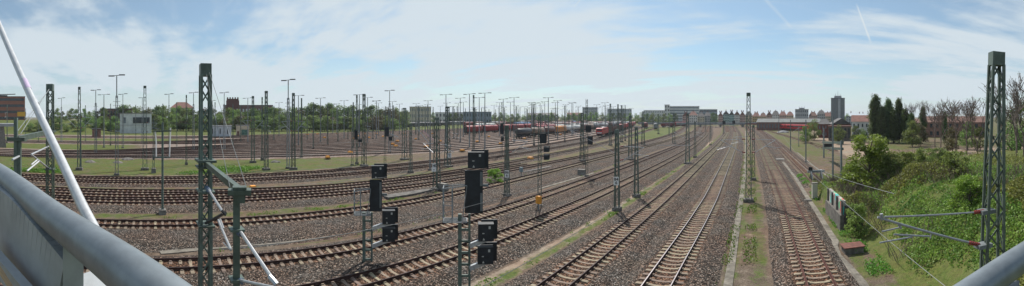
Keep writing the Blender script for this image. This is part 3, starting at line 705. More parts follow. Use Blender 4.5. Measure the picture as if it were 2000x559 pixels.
def drop_mast(pxm, Dm, htop, w, arm, post, label):
    """mast with an arm over the tracks, a drop post hanging from its end, stays; all read with distances"""
    p = at(pxm, Dm, BZ); rt = empty('catenary_mast', p, 0); tag(rt, label, 'mast', 'catenary masts')
    mb = MB(); lattice(mb, htop - .35 - BZ, w * 1.35, w, .09 if Dm < 20 else .075, 0, .5, bd=w * 1.1, td=w * .9, dia=.05); mb.build('lattice_shaft', M_MAST, rt)
    mb = MB().box((0, 0, htop - BZ - .18), (w * 1.2, w * 1.1, .42)); mb.build('cap', M_MAST, rt)
    foot(rt, 1.3, .3)
    return rt
r = drop_mast(401, 13.2, 10.78, .34, None, None, 'big green lattice mast with a drop-post arm, in the left foreground')
Dp = 8.3; zarm = zat(318, 13.2); pe = at(468, Dp, zarm - .02)
base = at(401, 13.2, zarm)
mb = MB(); mb.beam(base + Vector((0, 0, 0)), pe, .13, .16); mb.box(base + Vector((.0, 0, .08)), (.95, .62, .08)); mb.box(base + Vector((.0, 0, -.14)), (.8, .6, .06)); mb.box(at(401, 13.2, zat(373, 13.2)), (.8, .55, .07))
mb.box(at(401, 13.2, zat(438, 13.2)), (.8, .55, .05))
mb.box(pe + Vector((0, 0, -.02)), (.28, .5, .11), R(-15)); mb.box(pe + Vector((0, 0, -.16)), (.2, .24, .18), R(-15)); mb.box(pe + Vector((0, 0, .07)), (.24, .3, .05), R(-15)); child_world(r, mb, 'arm', M_MAST)
mb = MB(); mb.box(at(462, Dp, (zarm + 3.4) / 2), (.15, .15, zarm - 3.4), R(-15)); mb.box(at(462, Dp, zat(448, Dp)), (.3, .3, .05)); mb.box(at(462, Dp, zat(545, Dp)), (.3, .3, .05)); child_world(r, mb, 'drop_post', M_MAST)
mb = MB(); T0 = pt(401, 140, 13.2); mb.tube([T0 + Vector((.1, 0, 0)), pt(449, 366, Dp + .3)], .008, 5); mb.tube([T0 + Vector((.15, .1, 0)), pt(480, 362, Dp)], .008, 5); child_world(r, mb, 'stay_wire', M_MASTG)
mb = MB(); mb.tube([pt(407, 370, 12.9), pt(436, 416, 11.2)], .04, 7); mb.tube([pt(426, 430, 12.0), pt(451, 489, 10.2)], .035, 7); mb.tube([pt(430, 428, 11.6), pt(437, 447, 11.0)], .03, 6); mb.tube([pt(436, 474, 10.8), pt(450, 488, 10.2)], .015, 5)
child_world(r, mb, 'cantilever', M_ALU)
mb = MB(); mb.tube([pt(402, 436, 13.0), pt(440, 416, 11.2)], .05, 7); mb.tube([pt(433, 411, 11.2), pt(441, 421, 11.2)], .04, 6); child_world(r, mb, 'steady_tube', M_DARK)
mb = MB(); mb.tube([pt(469, 452, 8.2), pt(532, 545, 7.0)], .035, 8); mb.tube([pt(470, 548, 8.2), pt(535, 562, 7.0)], .03, 7); mb.tube([pt(526, 540, 7.0), pt(540, 556, 6.9)], .05, 6); child_world(r, mb, 'cantilever', M_ALU)
child_world(r, MB().tube([pt(462, 450, 8.3), pt(471, 457, 8.2)], .075, 8), 'insulator', M_INSB); child_world(r, MB().tube([pt(462, 546, 8.3), pt(474, 550, 8.2)], .065, 8), 'insulator', M_INSB); child_world(r, MB().tube([pt(403, 366, 13), pt(410, 376, 12.8)], .08, 8), 'insulator', M_INSB)

r = drop_mast(98, 24, 11.0, .38, None, None, 'green lattice mast with a drop-post arm, crossed by the slanted white tube')
Dp = 16.5; zarm = zat(262, 21); pe = at(33, Dp, zat(272, Dp))
mb = MB(); mb.beam(at(98, 24, zat(257, 24)), pe, .2, .24); mb.box(at(98, 24, zat(257, 24)), (.8, .6, .1)); mb.box(at(98, 24, zat(330, 24)), (.7, .55, .08)); mb.box(pe, (.35, .8, .16)); child_world(r, mb, 'arm', M_MAST)
mb = MB(); zt, zb = zat(272, Dp), zat(352, Dp); mb.box(at(38, Dp, (zt + zb) / 2), (.15, .15, zt - zb)); mb.box(at(31, Dp, (zat(230, Dp) + zb) / 2), (.15, .15, zat(230, Dp) - zb)); child_world(r, mb, 'drop_post', M_MAST)
mb = MB(); mb.tube([pt(97, 172, 24), pt(40, 262, 17)], .02, 4); mb.tube([pt(98, 172, 24), pt(30, 262, 17)], .02, 4); child_world(r, mb, 'stay_wire', M_MASTG)
mb = MB(); mb.tube([pt(95, 286, 24), pt(61, 302, 21)], .05, 6); mb.tube([pt(95, 329, 24), pt(61, 302, 21)], .05, 6); mb.tube([pt(73, 312, 21), pt(61, 322, 20.5)], .04, 6); mb.tube([pt(76, 315, 21), pt(53, 334, 20)], .05, 6); mb.tube([pt(38, 305, 16.5), pt(24, 312, 15)], .05, 6)
child_world(r, mb, 'cantilever', M_ALU)

# pole on a block with a small frame carrying two white rods, green strip at the left
p = G(317.5, 418, BZ); r = empty('catenary_pole', p); tag(r, 'green pole on a concrete block with two hanging white rods near its top', 'pole', 'catenary poles')
MB().tube([(0, 0, .3), (0, 0, 8.9)], .12, 8, .1).build('pole_shaft', M_MAST, r); MB().box((0, 0, .15), (.85, .7, .6), taper=.92).build('foundation', M_CONC, r); MB().box((0, 0, .6), (.3, .3, .35), taper=.4).build('foot_plate', M_MAST, r)
mb = MB(); D3 = 35.7; child_world(r, MB().beam(pt(301, 256, D3), pt(334, 256, D3), .12, .12), 'cross_arm', M_MAST); child_world(r, MB().beam(pt(301, 308, D3), pt(332, 308, D3), .12, .12), 'cross_arm', M_MAST)
child_world(r, MB().tube([pt(303, 256, D3), pt(305, 280, D3), pt(305, 306, D3)], .06, 6), 'hanging_rod', M_WHITE); child_world(r, MB().tube([pt(333, 250, D3), pt(332, 280, D3), pt(331, 306, D3)], .06, 6), 'hanging_rod', M_WHITE)
p = g0(300, 338); r = empty('catenary_pole', p); tag(r, 'slim lattice pole on a concrete block in the green strip', 'pole', 'catenary poles'); MB().box((0, 0, .3), (.9, .8, 1.0), taper=.9).build('foundation', M_CONC, r); mb = MB(); lattice(mb, 9.3, .3, .18, .07, .8, 1.0); mb.build('lattice_shaft', M_MAST, r)
MB().box((-.35, 0, 2.6), (.3, .3, .9)).build('switch_box', M_MASTG, r)
# gantry by the bank: two posts and double beam
Pa, Pb = at(1609, 88, BZ), at(1643, 62, BZ); r = empty('signal_gantry', (Pa + Pb) / 2); tag(r, 'grey gantry with double crossbeam on two posts behind the green bank', 'gantry')
for P_, tp in ((Pa, zat(250, 88)), (Pb, zat(275, 62))):
    child_world(r, MB().beam((P_.x, P_.y, BZ), (P_.x, P_.y, tp), .3, .3), 'post', M_MASTG)
mb = MB()
for ya, yb in ((278, 279), (289, 291)): child_world(r, MB().beam(pt(1607, ya, 84), pt(1646, yb, 62), .3, .42), 'crossbeam', M_MAST)
child_world(r, MB().box(pt(1618, 284, 80), (1.9, .5, .7)), 'signal_lamp', M_DARK)

# number boards
def text_mesh(txt, size, m_, parent, loc, rot, name='lettering', ext=.004):
    cu = bpy.data.curves.new(name, 'FONT'); cu.body = txt; cu.size = size; cu.align_x = 'CENTER'; cu.align_y = 'CENTER'; cu.extrude = ext; cu.space_line = .85; cu.offset = size * .02
    tmp = bpy.data.objects.new('tmp', cu); COL.objects.link(tmp); bpy.context.view_layer.update(); me_ = bpy.data.meshes.new_from_object(tmp); bpy.data.objects.remove(tmp)
    me_.name = name; me_.materials.clear(); me_.materials.append(m_); o = bpy.data.objects.new(name, me_); COL.objects.link(o); o.parent = parent; o.location = loc; o.rotation_euler = rot; return o
for px, y0_, y1_, ww, D_, tx, lab in ((1203.5, 346, 362, 10, 36.6, '84\n6', 'white kilometre board reading 84 6 on a slim mast in the sandy strip'), (847.5, 319.5, 335.5, 9, 46.2, '140\n-', 'white kilometre board reading 140 on a lattice mast'), (990, 333, 347, 8, 42.6, '86\n6', 'white kilometre board reading 86 6 on the mast right of the bush'), (878, 299, 308, 7, 68, '82\n0', 'small far kilometre board on the thick mast behind the 140 mast')):
    w_ = ww / F * D_; h_ = (y1_ - y0_) / F * D_; c = pt(px, (y0_ + y1_) / 2, D_ - .35); s = tag(empty('kilometre_board', c, -AZ(px)), lab, 'sign', 'kilometre boards')
    MB().box((0, 0, 0), (w_, .03, h_)).build('board', M_WHITE, s)
    text_mesh(tx, h_ * .5, M_BLACK, s, (0, -.022, 0), (R(90), 0, 0))

# ---- colour light signals seen from behind
def big_signal(px, D, lab, sc=1.0):
    """local frame: x to the right of the viewer, y away, 1 unit = 1 m; offsets are in photo pixels at this distance"""
    u = D / F; p = at(px, D, BZ); rt = tag(empty('colour_light_signal', p, -AZ(px)), lab, 'signal', 'light signals seen from behind')
    zz = lambda y: zat(y, D) - BZ
    return rt, u, zz
def signal_parts(rt, u, zz, ox, Y):
    """ox(px)->local x ; Y dict of pixel rows"""
    def hb(x0, x1, y0, y1, d, nm, hood=True):
        xa, xb, za, zb = ox(x0), ox(x1), zz(y1), zz(y0); cx_, cz = (xa + xb) / 2, (za + zb) / 2; w_, h_ = xb - xa, zb - za
        b_ = MB().box((cx_ - w_ * .08, 0, cz), (w_ * .8, d, h_ * .9)).build(nm, M_BLACK, rt, rz=0)
        mb = MB().box((cx_ + w_ * .12, d * .5 + .05, cz + h_ * .02), (w_ * .85, .09, h_ * 1.04)).box((cx_ + w_ * .14, d * .5 + .25, cz + h_ * .4), (w_ * .7, .35, .04)); mb.build('backing_plate', M_BLACK, b_)
        MB().box((cx_ + w_ * .1, -d / 2 - .006, cz + h_ * .27), (w_ * .1, .01, h_ * .14)).build('sticker', mat('sticker_grey', (.45, .45, .42), .5), b_); MB().box((cx_ - w_ * .22, -d / 2 - .006, cz - h_ * .03), (w_ * .1, .01, h_ * .05)).build('sticker', mat('sticker_grey', (.45, .45, .42), .5), b_); mb = MB()
        xx, z_ = cx_ - w_ * .2, cz - h_ * .34; o0 = len(mb.v); mb.v += [(xx - .06, -d / 2 - .01, z_ - .05), (xx + .06, -d / 2 - .01, z_ - .05), (xx, -d / 2 - .01, z_ + .08), (xx - .06, -d / 2 - .004, z_ - .05), (xx + .06, -d / 2 - .004, z_ - .05), (xx, -d / 2 - .004, z_ + .08)]
        mb.f += [(o0, o0 + 1, o0 + 2), (o0 + 3, o0 + 5, o0 + 4), (o0, o0 + 3, o0 + 4, o0 + 1), (o0 + 1, o0 + 4, o0 + 5, o0 + 2), (o0 + 2, o0 + 5, o0 + 3, o0)]
        mb.build('sticker', mat('sticker_grey', (.45, .45, .42), .5), b_)
    hb(*Y['top'], .5, 'lamp_housing'); hb(*Y['low1'], .55, 'lamp_housing'); hb(*Y['low2'], .55, 'lamp_housing')
    x0, x1, y0, y1 = Y['panel']; MB().box(((ox(x0) + ox(x1)) / 2, 0, (zz(y0) + zz(y1)) / 2), (ox(x1) - ox(x0), .16, zz(y0) - zz(y1))).build('signal_screen', M_BLACK, rt)
    m_ = MB(); m_.box((ox(x1 - 3), -.13, (zz(y0 + 16))), (.13, .08, .75)); m_.box((ox(x1 - 3), -.13, zz(y1 - 22)), (.12, .08, .95)); m_.box((ox(x1 + 4), .1, zz(y0 + 30)), (.45, .12, .14), taper=.8); m_.build('edge_fitting', M_MASTG, rt)
    x0, x1, yt, yb = Y['mast']; mb = MB(); W = ox(x1) - ox(x0); cx_ = (ox(x0) + ox(x1)) / 2; H_ = zz(yt)
    for sx in (-1, 1): mb.box((cx_ + sx * (W / 2 - .06), 0, H_ / 2), (.12 if sx > 0 else .2, .2, H_))
    n = int(H_ / .62)
    for i in range(n): mb.box((cx_, 0, .3 + i * .62), (W - .14, .08, .12))
    mb.build('ladder_mast', M_MAST, rt)
    mb = MB()
    for k_ in ('low1', 'low2'):
        a, b_, c_, d_ = Y[k_]; mb.beam((cx_ + W * .4, -.1, zz(d_ + 8)), (ox(a) + .55, .1, zz(d_ - 3)), .16, .24)
    mb.build('bracket_arm', M_STEEL, rt)
    x0, x1, yt, yb = Y['cage']; mb = MB(); xa, xb = ox(x0), ox(x1); za, zb = zz(yb), zz(yt); dd = .45
    for xx in (xa, (xa * .62 + xb * .38)):
        for yy in (-dd, dd): mb.tube([(xx, yy, za), (xx, yy, zb)], .028, 6)
    for yy in (-dd, dd):
        mb.tube([(xa, yy, zb), (xb, yy * .4, zb + .12)], .028, 6); mb.tube([(xa, yy, (za + zb) / 2), (xa * .62 + xb * .38, yy, (za + zb) / 2)], .02, 5)
    mb.tube([(xa, -dd, zb), (xa, dd, zb)], .028, 6); mb.tube([(xa, -dd, (za + zb) / 2), (xa, dd, (za + zb) / 2)], .02, 5)
    mb.tube([(xb, -.2, zb + .1), (xb * .8 + xa * .2, -.2, za)], .025, 6); [mb.box(((xa + xb) / 2, yy, za - .02), (xb - xa, .05, .04)) for yy in (-dd, -dd / 2, 0, dd / 2, dd)]; mb.box((xa, 0, za - .02), (.05, 2 * dd, .045)); mb.box((xb, 0, za - .02), (.05, 2 * dd, .045)); mb.build('cage_platform', M_MASTG, rt)
rt, u, zz = big_signal(908, 20.6, 'larger dark signal with square head and cage platform, right one of two')
signal_parts(rt, u, zz, lambda x: math.sin(AZ(x) - AZ(908)) * 20.6, {'top': (913, 953, 295, 330), 'panel': (908, 943, 333, 416), 'low1': (933, 971, 434, 471), 'low2': (932, 970, 479, 515), 'mast': (896, 919, 418, 559), 'cage': (866, 912, 366, 430)})
rt, u, zz = big_signal(722, 24.6, 'smaller dark signal with square head and cage platform, left one of two')
signal_parts(rt, u, zz, lambda x: math.sin(AZ(x) - AZ(722)) * 24.6, {'top': (725, 755, 322, 350), 'panel': (722, 746, 351, 413), 'low1': (746, 777, 409, 438), 'low2': (746, 777, 443, 472), 'mast': (709, 728, 415, 559), 'cage': (692, 724, 372, 417)})
# slimmer signals farther back
def slim_signal(px, yb, ytop, boxes, lab, lat=True, D_=None):
    p = g0(px, yb); D = (p.xy).length; rt = tag(empty('colour_light_signal', p, -AZ(px)), lab, 'signal', 'light signals seen from behind'); u = D / F
    h = zat(ytop, D) - BZ; mb = MB()
    if lat: lattice(mb, h, .4, .25, .07, 0, .8)
    else: mb.tube([(0, 0, 0), (0, 0, h)], .14, 8)
    mb.build('lattice_shaft', M_MAST, rt); foot(rt, .7, .25)
    for dx, y0, w_, h_ in boxes:
        b_ = MB().box((dx * u, 0, zat(y0, D) - BZ), (w_ * u, .5, h_ * u)).build('lamp_housing', M_BLACK, rt); MB().box((dx * u + .05, .3, zat(y0, D) - BZ + .05), (w_ * u * 1.15, .06, h_ * u * 1.1)).build('backing_plate', M_BLACK, b_)
    return rt
slim_signal(1054, 405, 228, [(6, 270, 12, 20), (13, 292, 10, 10), (13, 307, 10, 10)], 'slim signal mast with three black boxes, orange box near its foot')
slim_signal(1146, 345, 194, [(3, 252, 9, 12), (6, 270, 9, 8), (6, 279, 9, 7)], 'tall thin signal mast with three black lamp boxes, left of the red locomotive')
slim_signal(688, 323, 250, [(7, 264, 6, 17), (15, 275, 7, 6)], 'dark far signal left of the smaller big signal')
slim_signal(752, 325, 245, [(3, 258, 7, 18), (10, 271, 6, 8)], 'dark far signal just right of the smaller big signal')
slim_signal(980, 305, 200, [(0, 252, 6, 20), (1, 272, 5, 8)], 'dark signal boxes on a thin mast left of the tank wagons')
slim_signal(1414, 262, 236, [(0, 240, 5, 6)], 'tiny far signal at the end of the pale sleepered track')
slim_signal(1433, 259, 234, [(0, 239, 5, 6)], 'tiny far signal at the end of the shiny-railed track')
# ---- yard lamps: lattice mast with climbing rungs and a T of two lamps
def lamp_mast(h=16.0, arms=1.5, lat=True, spur=False, bw=.5):
    r = empty('yard_lamp_mast'); r['label'] = 'x'; r['category'] = 'lamp mast'
    mb = MB()
    if lat:
        lattice(mb, h * .8, bw, .3, .07, 0, 1.3); mb.tube([(0, 0, h * .78), (0, 0, h)], .09, 6)
        if spur:
            for i in range(6): mb.beam((-.6, 0, h * .55 + i * .62), (.6, 0, h * .55 + i * .62), .05, .05)
    else: mb.tube([(0, 0, 0), (0, 0, h)], .2, 8, .1)
    mb.build('mast_shaft', M_MASTG, r)
    MB().beam((-arms, 0, h), (arms, 0, h + .15), .09, .09).build('cross_arm', M_MASTG, r)
    for s in (-1, 1): MB().box((s * arms, 0, h + .08 + s * .08), (.95, .35, .16)).build('lamp_head', M_DARK, r)
    foot(r, .9, .3)
    return r
K_l1 = Kind(lamp_mast(16, .85, True, True)); K_l2 = Kind(lamp_mast(16, 1.4, False)); K_l3 = Kind(lamp_mast(16, .9, True, False))
# px, top row, distance factor from a 16 m mast
lamps = [(228, 146, 62, K_l1, 'tallest lamp mast at left, with rungs, in front of the white signal box'), (563, 155, 70, K_l1, 'lamp mast with rungs rising from the green strip, left centre'), (187, 175, None, K_l1, 'lamp mast left of the white signal box'), (761, 176, None, K_l1, 'tallest lamp mast behind the smaller signal'),
 (702, 184, None, K_l2, None), (718, 190, None, K_l2, None), (626, 191, None, K_l2, None), (583, 186, None, K_l2, None), (484, 191, None, K_l2, None), (438, 180, None, K_l3, None), (330, 183, None, K_l3, 'lamp mast left of the red roofed house'), (378, 180, None, K_l3, None), (278, 190, None, K_l3, None), (203, 184, None, K_l2, None), (240, 183, None, K_l3, None), (120, 191, None, K_l3, None),
 (672, 196, None, K_l2, None), (735, 197, None, K_l2, None), (780, 203, None, K_l2, None), (836, 196, None, K_l2, None), (871, 184, None, K_l2, None), (899, 191, None, K_l2, None), (917, 183, None, K_l2, None), (947, 181, None, K_l2, None), (936, 190, None, K_l2, None), (905, 199, None, K_l2, None), (983, 193, None, K_l2, None), (1004, 190, None, K_l2, None), (997, 199, None, K_l2, None),
 (1071, 190, None, K_l2, None), (1089, 196, None, K_l2, None), (1055, 201, None, K_l2, None), (1064, 198, None, K_l2, None), (1038, 205, None, K_l2, None), (1105, 204, None, K_l2, None), (1119, 201, None, K_l2, None), (1130, 207, None, K_l2, None), (1183, 206, None, K_l2, None), (1176, 208, None, K_l2, None), (1168, 210, None, K_l2, None), (1198, 208, None, K_l2, None), (965, 205, None, K_l2, None), (1025, 208, None, K_l2, None), (1014, 211, None, K_l2, None), (1046, 211, None, K_l2, None), (1082, 211, None, K_l2, None), (1098, 213, None, K_l2, None), (860, 207, None, K_l2, None), (884, 208, None, K_l2, None), (820, 206, None, K_l2, None), (805, 210, None, K_l2, None), (1145, 211, None, K_l2, None), (1155, 214, None, K_l2, None), (1210, 213, None, K_l2, None), (925, 210, None, K_l2, None), (976, 212, None, K_l2, None), (650, 204, None, K_l2, None), (545, 200, None, K_l2, None), (415, 196, None, K_l3, None)]
LAMPS = []; FARM = []
rl = random.Random(12)
for i_ in range(46): lamps.append((rl.uniform(838, 1238), rl.choice([200, 204, 206, 208, 209, 210, 211, 212, 213, 214]) + rl.uniform(-1, 1), None, K_l2, None))
for i_ in range(12): lamps.append((rl.uniform(600, 840), rl.uniform(196, 210), None, K_l2, None))
for px, yt, D, K, lab in lamps:
    D = D or 6.9 * F / (HZ - yt); h = zat(yt, D) - BZ
    LAMPS.append((px, lab, None)); LAMPS[-1] = (px, lab, K.put(at(px, D, BZ), -AZ(px) + random.uniform(-.3, .3), lab or 'grey lamp mast with T-shaped lamp head rising over the yard tracks', 'yard lamp masts', (1, 1, h / 16.2)))
# far catenary masts in the yard and throat
far = [(283, 168, K_port, .9), (155, 170, K_mid, 1.2), (364, 186, K_thin, 1.3), (393, 186, K_thin, 1.3), (520, 178, K_port, .8), (512, 190, K_thin0, 1.3), (573, 182, K_mid, 1.1), (589, 192, K_thin, 1.2), (494, 188, K_mid, 1.), (612, 200, K_thin0, 1), (640, 203, K_thin0, 1), (660, 206, K_thin0, 1), (697, 186, K_thin0, 1.1), (711, 185, K_port, .9), (690, 200, K_thin0, 1), (753, 208, K_thin0, 1), (768, 206, K_thin0, 1), (785, 212, K_thin0, 1), (812, 212, K_thin0, 1), (830, 214, K_thin0, 1), (846, 209, K_thin0, 1), (888, 213, K_thin0, 1), (909, 212, K_thin0, 1), (930, 213, K_thin0, 1), (925, 186, K_thin0, 1), (955, 214, K_thin0, 1), (968, 214, K_thin0, 1), (1012, 214, K_thin0, 1), (1030, 214, K_thin0, 1), (1043, 203, K_thin0, 1), (1060, 214, K_thin0, 1), (1077, 215, K_thin0, 1), (1112, 215, K_thin0, 1), (1125, 215, K_thin0, 1), (1160, 215, K_thin0, 1), (1192, 203, K_mid, 1), (1207, 204, K_mid, 1), (1214, 206, K_mid, 1), (1221, 207, K_thin0, 1), (1262, 217, K_thin, 1), (1275, 219, K_thin, 1), (1295, 219, K_thin, 1), (1330, 221, K_thin0, 1), (1365, 222, K_thin, 1), (1398, 222, K_thin0, 1), (1421, 223, K_thin0, 1), (1478, 222, K_thin, 1), (1488, 221, K_thin, 1), (1500, 222, K_thin0, 1), (265, 205, K_thin, 1), (345, 200, K_thin0, 1), (305, 205, K_thin0, 1), (318, 203, K_thin0, 1), (216, 203, K_thin0, 1), (167, 206, K_thin0, 1), (50, 212, K_thin, 1.), (14, 205, K_thin, 1), (75, 206, K_thin0, 1), (420, 200, K_thin, 1), (455, 203, K_thin0, 1), (470, 206, K_thin, 1), (535, 207, K_thin0, 1), (600, 208, K_thin0, 1)]
for i_ in range(34): far.append((rl.uniform(620, 1235), rl.uniform(206, 217), rl.choice([K_thin0, K_thin0, K_thin]), 1))
for px, yt, K, sc in far:
    h0 = {id(K_thin): 8.6, id(K_thin0): 8.4, id(K_mid): 11.4, id(K_port): 13.2}[id(K)]; top = h0 * sc + BZ
    D = max(68, 4.2 * F / (HZ - yt)); s_ = (zat(yt, D) - BZ) / h0
    if D > 330: D = 330; s_ = (zat(yt, D) - BZ) / h0
    FARM.append((px, None, K.put(at(px, D, BZ), random.choice((0, R(90), 0)), 'dark lattice catenary mast standing among the farther yard tracks', 'far catenary masts', (.7, .7, s_))))
for K in (K_thin, K_thin2, K_thin0, K_mid, K_port):
    K.tree[0]['category'] = 'mast'
for o in list(bpy.data.objects):
    if o.parent is None and o.name.startswith('catenary_mast'): o['category'] = 'mast'
    if o.parent is None and o.name.startswith('catenary_pole'): o['category'] = 'pole'
for K in (K_thin, K_thin2, K_thin0, K_mid, K_port, K_pole, K_polel, K_pole0, K_l1, K_l2, K_l3): K.done()

LM = [(-50, 110, 'by the red-brown office block'), (110, 220, 'over the small brown hut'), (220, 322, 'by the white signal box'), (322, 392, 'before the red-roofed house'), (392, 480, 'by the brick water tower'), (480, 560, 'by the long graffitied shed'), (560, 660, 'before the leafy tree row'), (660, 750, 'left of the long dark rake'), (750, 830, 'at the near end of the dark rake'), (830, 905, 'over the dark rake'), (905, 960, 'over the red hopper wagons'), (960, 1010, 'over the white tank wagons'), (1010, 1060, 'over the dark tank wagons'), (1060, 1110, 'over the pale tank wagons'), (1110, 1165, 'left of the red locomotive'), (1165, 1240, 'above the red locomotive rake'), (1240, 1330, 'by the grey parked wagon'), (1330, 1400, 'before the large white block'), (1400, 1460, 'before the gabled town houses'), (1460, 1600, 'right of the tall verge mast')]
ORD = ['leftmost', 'second from left', 'third from left', 'fourth from left', 'fifth from left', 'sixth from left', 'seventh from left', 'eighth from left', 'ninth from left', 'tenth from left', 'eleventh from left', 'twelfth from left', 'thirteenth from left', 'fourteenth from left', 'fifteenth from left', 'sixteenth from left', 'seventeenth from left', 'eighteenth from left']
def autolabel(items, noun, plural, lms=None):
    for a, b, w_ in (lms or LM):
        L_ = sorted([i for i in items if a <= i[0] < b], key=lambda i: i[0]); L2 = [i for i in L_ if not i[1]]
        for k_, i in enumerate(L2):
            i[2]['label'] = ('%s %s' % (noun, w_)) if len(L2) == 1 else '%s of the %s %s' % (ORD[min(k_, 17)], plural, w_)
autolabel(LAMPS, 'T-headed lamp mast', 'lamp masts'); autolabel(FARM, 'far dark lattice mast', 'far lattice masts')
# ------------------------------------------------------------------ the bridge railing the photographer leans over
def cm(pts, n=6):
    out_ = []
    for i in range(len(pts) - 1):
        p0 = pts[max(i - 1, 0)]; p1 = pts[i]; p2 = pts[i + 1]; p3 = pts[min(i + 2, len(pts) - 1)]
        for j in range(n):
            t_ = j / n; out_.append(.5 * ((2 * p1) + (p2 - p0) * t_ + (2 * p0 - 5 * p1 + 4 * p2 - p3) * t_**2 + (3 * p1 - p0 - 3 * p2 + p3) * t_**3))
    out_.append(pts[-1]); return out_
M_HR = mat('railing_grey_tube', (0.2, 0.225, 0.24), .38, .3, .14, 16.0, .0, coords='Object')
M_PAN = mat('railing_grey_paint', (0.33, 0.35, 0.36), .55, .2, .18, 5.0)
bal = tag(empty('bridge_railing', (0, .6, 7.4)), 'thick blue-grey bridge handrail with painted steel panel below, closest to the viewer', 'railing')
hp = [pt(-260, 262, 4.6), pt(-100, 284, 2.7), pt(0, 337, 1.65), pt(75, 404, 1.16), pt(127, 441, .98), pt(200, 494, .78), pt(262, 540, .66), pt(367, 622, .55), pt(560, 780, .46), pt(820, 860, .44), pt(1110, 860, .47), pt(1400, 800, .56), pt(1680, 710, .76), pt(1850, 608, .97), pt(2000, 497, 1.2), pt(2120, 425, 1.7), pt(2240, 360, 3.0)]
def relax(P_, k=30):
    P_ = [p.copy() for p in P_]
    for _ in range(k): P_ = [P_[0]] + [P_[i] * .5 + (P_[i - 1] + P_[i + 1]) * .25 for i in range(1, len(P_) - 1)] + [P_[-1]]
    return P_
child_world(bal, MB().tube(relax(cm(hp, 8), 40), .042, 32), 'handrail', M_HR, True)
lp = [pt(-260, 350, 3.7), pt(-100, 372, 2.2), pt(0, 424, 1.45), pt(60, 498, 1.15), pt(123, 586, .98)]
mb = MB(); cl = relax(cm(lp, 8), 14)
for i in range(len(cl) - 1): mb.beam(cl[i], cl[i + 1] + (cl[i + 1] - cl[i]) * .02, .035, .235)
child_world(bal, mb, 'panel_rail', M_PAN)
for (px, y, D_) in ((143, 470, .97), (1975, 560, 1.15)):
    p = pt(px, y, D_); child_world(bal, MB().box((p.x, p.y, p.z - .65), (.05, .085, 1.3), -AZ(px)), 'post', M_PAN)
mb = MB(); mb.beam(pt(-30, 480, 1.35), pt(60, 590, 1.0), .03, .06); mb.beam(pt(160, 545, .99), pt(262, 640, .85), .09, .03); child_world(bal, mb, 'bracket', M_PAN)
child_world(bal, MB().tube([pt(-10, 512, 1.1), pt(20, 560, 1.0), pt(40, 600, .95)], .008, 6), 'cord', mat('beige_rope', (.4, .27, .15), .9))
st = tag(empty('stay_tube', pt(184, 448, 2.85)), 'long slanted white steel tube rising from behind the handrail at far left', 'tube')
sp_pts = [pt(190, 462, 2.75), pt(182, 444, 2.85), pt(157, 395, 3.1), pt(118, 310, 3.65), pt(79, 228, 4.3), pt(38, 140, 5.1), pt(4, 62, 6.0), pt(-30, -18, 7.0), pt(-60, -90, 8.0)]
child_world(st, MB().tube(cm(sp_pts, 5), .045, 18), 'tube', mat('white_steel_tube', (.52, .53, .54), .38, .3, .1, 12.0), True)
mb = MB()
for (a, b) in (((66, 198, 4.6), (69, 205, 4.52)),): mb.tube([pt(*a), pt(*b)], .049, 18)
child_world(st, mb, 'clamp', M_STEEL); 
mb = MB(); mb.tube([pt(47, 158, 4.92), pt(55, 176, 4.75)], .0465, 18); child_world(st, mb, 'sticker', mat('lilac_sticker', (.5, .4, .55), .6))

# ------------------------------------------------------------------ rolling stock
def cmat(n, c, ro=.5): return mat('wagon_' + n, c, ro, 0, .35, .8)
CW = {'red': cmat('red', (.27, .028, .03)), 'brown': cmat('brown', (.13, .06, .045)), 'grey': cmat('grey', (.2, .2, .2)), 'black': cmat('black', (.03, .03, .033)), 'white': cmat('white', (.55, .54, .5)), 'blue': cmat('blue', (.08, .2, .36)), 'orange': cmat('orange', (.5, .2, .04)), 'dred': cmat('dark_red', (.2, .03, .03)), 'tan': cmat('tan', (.25, .17, .12))}
def xtr(mb, prof, y0, y1):
    n = len(prof); b_ = len(mb.v)
    for y in (y0, y1): mb.v += [(x, y, z) for x, z in prof]
    mb.f += [tuple(b_ + j for j in range(n)), tuple(b_ + n + j for j in reversed(range(n)))] + [(b_ + j, b_ + n + j, b_ + n + (j + 1) % n, b_ + (j + 1) % n) for j in range(n)]
def under(r, L_, bog=True):
    MB().box((0, 0, 1.02), (2.4, L_ - .6, .26)).box((0, 0, .8), (1.2, L_ * .35, .3)).build('underframe', M_DARK, r)
    for s in (-1, 1):
        b_ = MB().box((0, s * (L_ / 2 - 2.3), .55), (2.2, 2.6, .35)).build('bogie', M_DARK, r)
        for yy in (-.9, .9):
            mb = MB(); y = s * (L_ / 2 - 2.3) + yy; mb.tube([(-.82, y, .46), (-.7, y, .46)], .46, 12); mb.tube([(.7, y, .46), (.82, y, .46)], .46, 12); mb.tube([(-.8, y, .46), (.8, y, .46)], .09, 6); mb.build('wheelset', M_DARK, b_)
        for xx in (-.87, .87): MB().tube([(xx, s * (L_ / 2 - .3), 1.05), (xx, s * (L_ / 2 + .25), 1.05)], .2, 8).build('buffer', M_DARK, r)
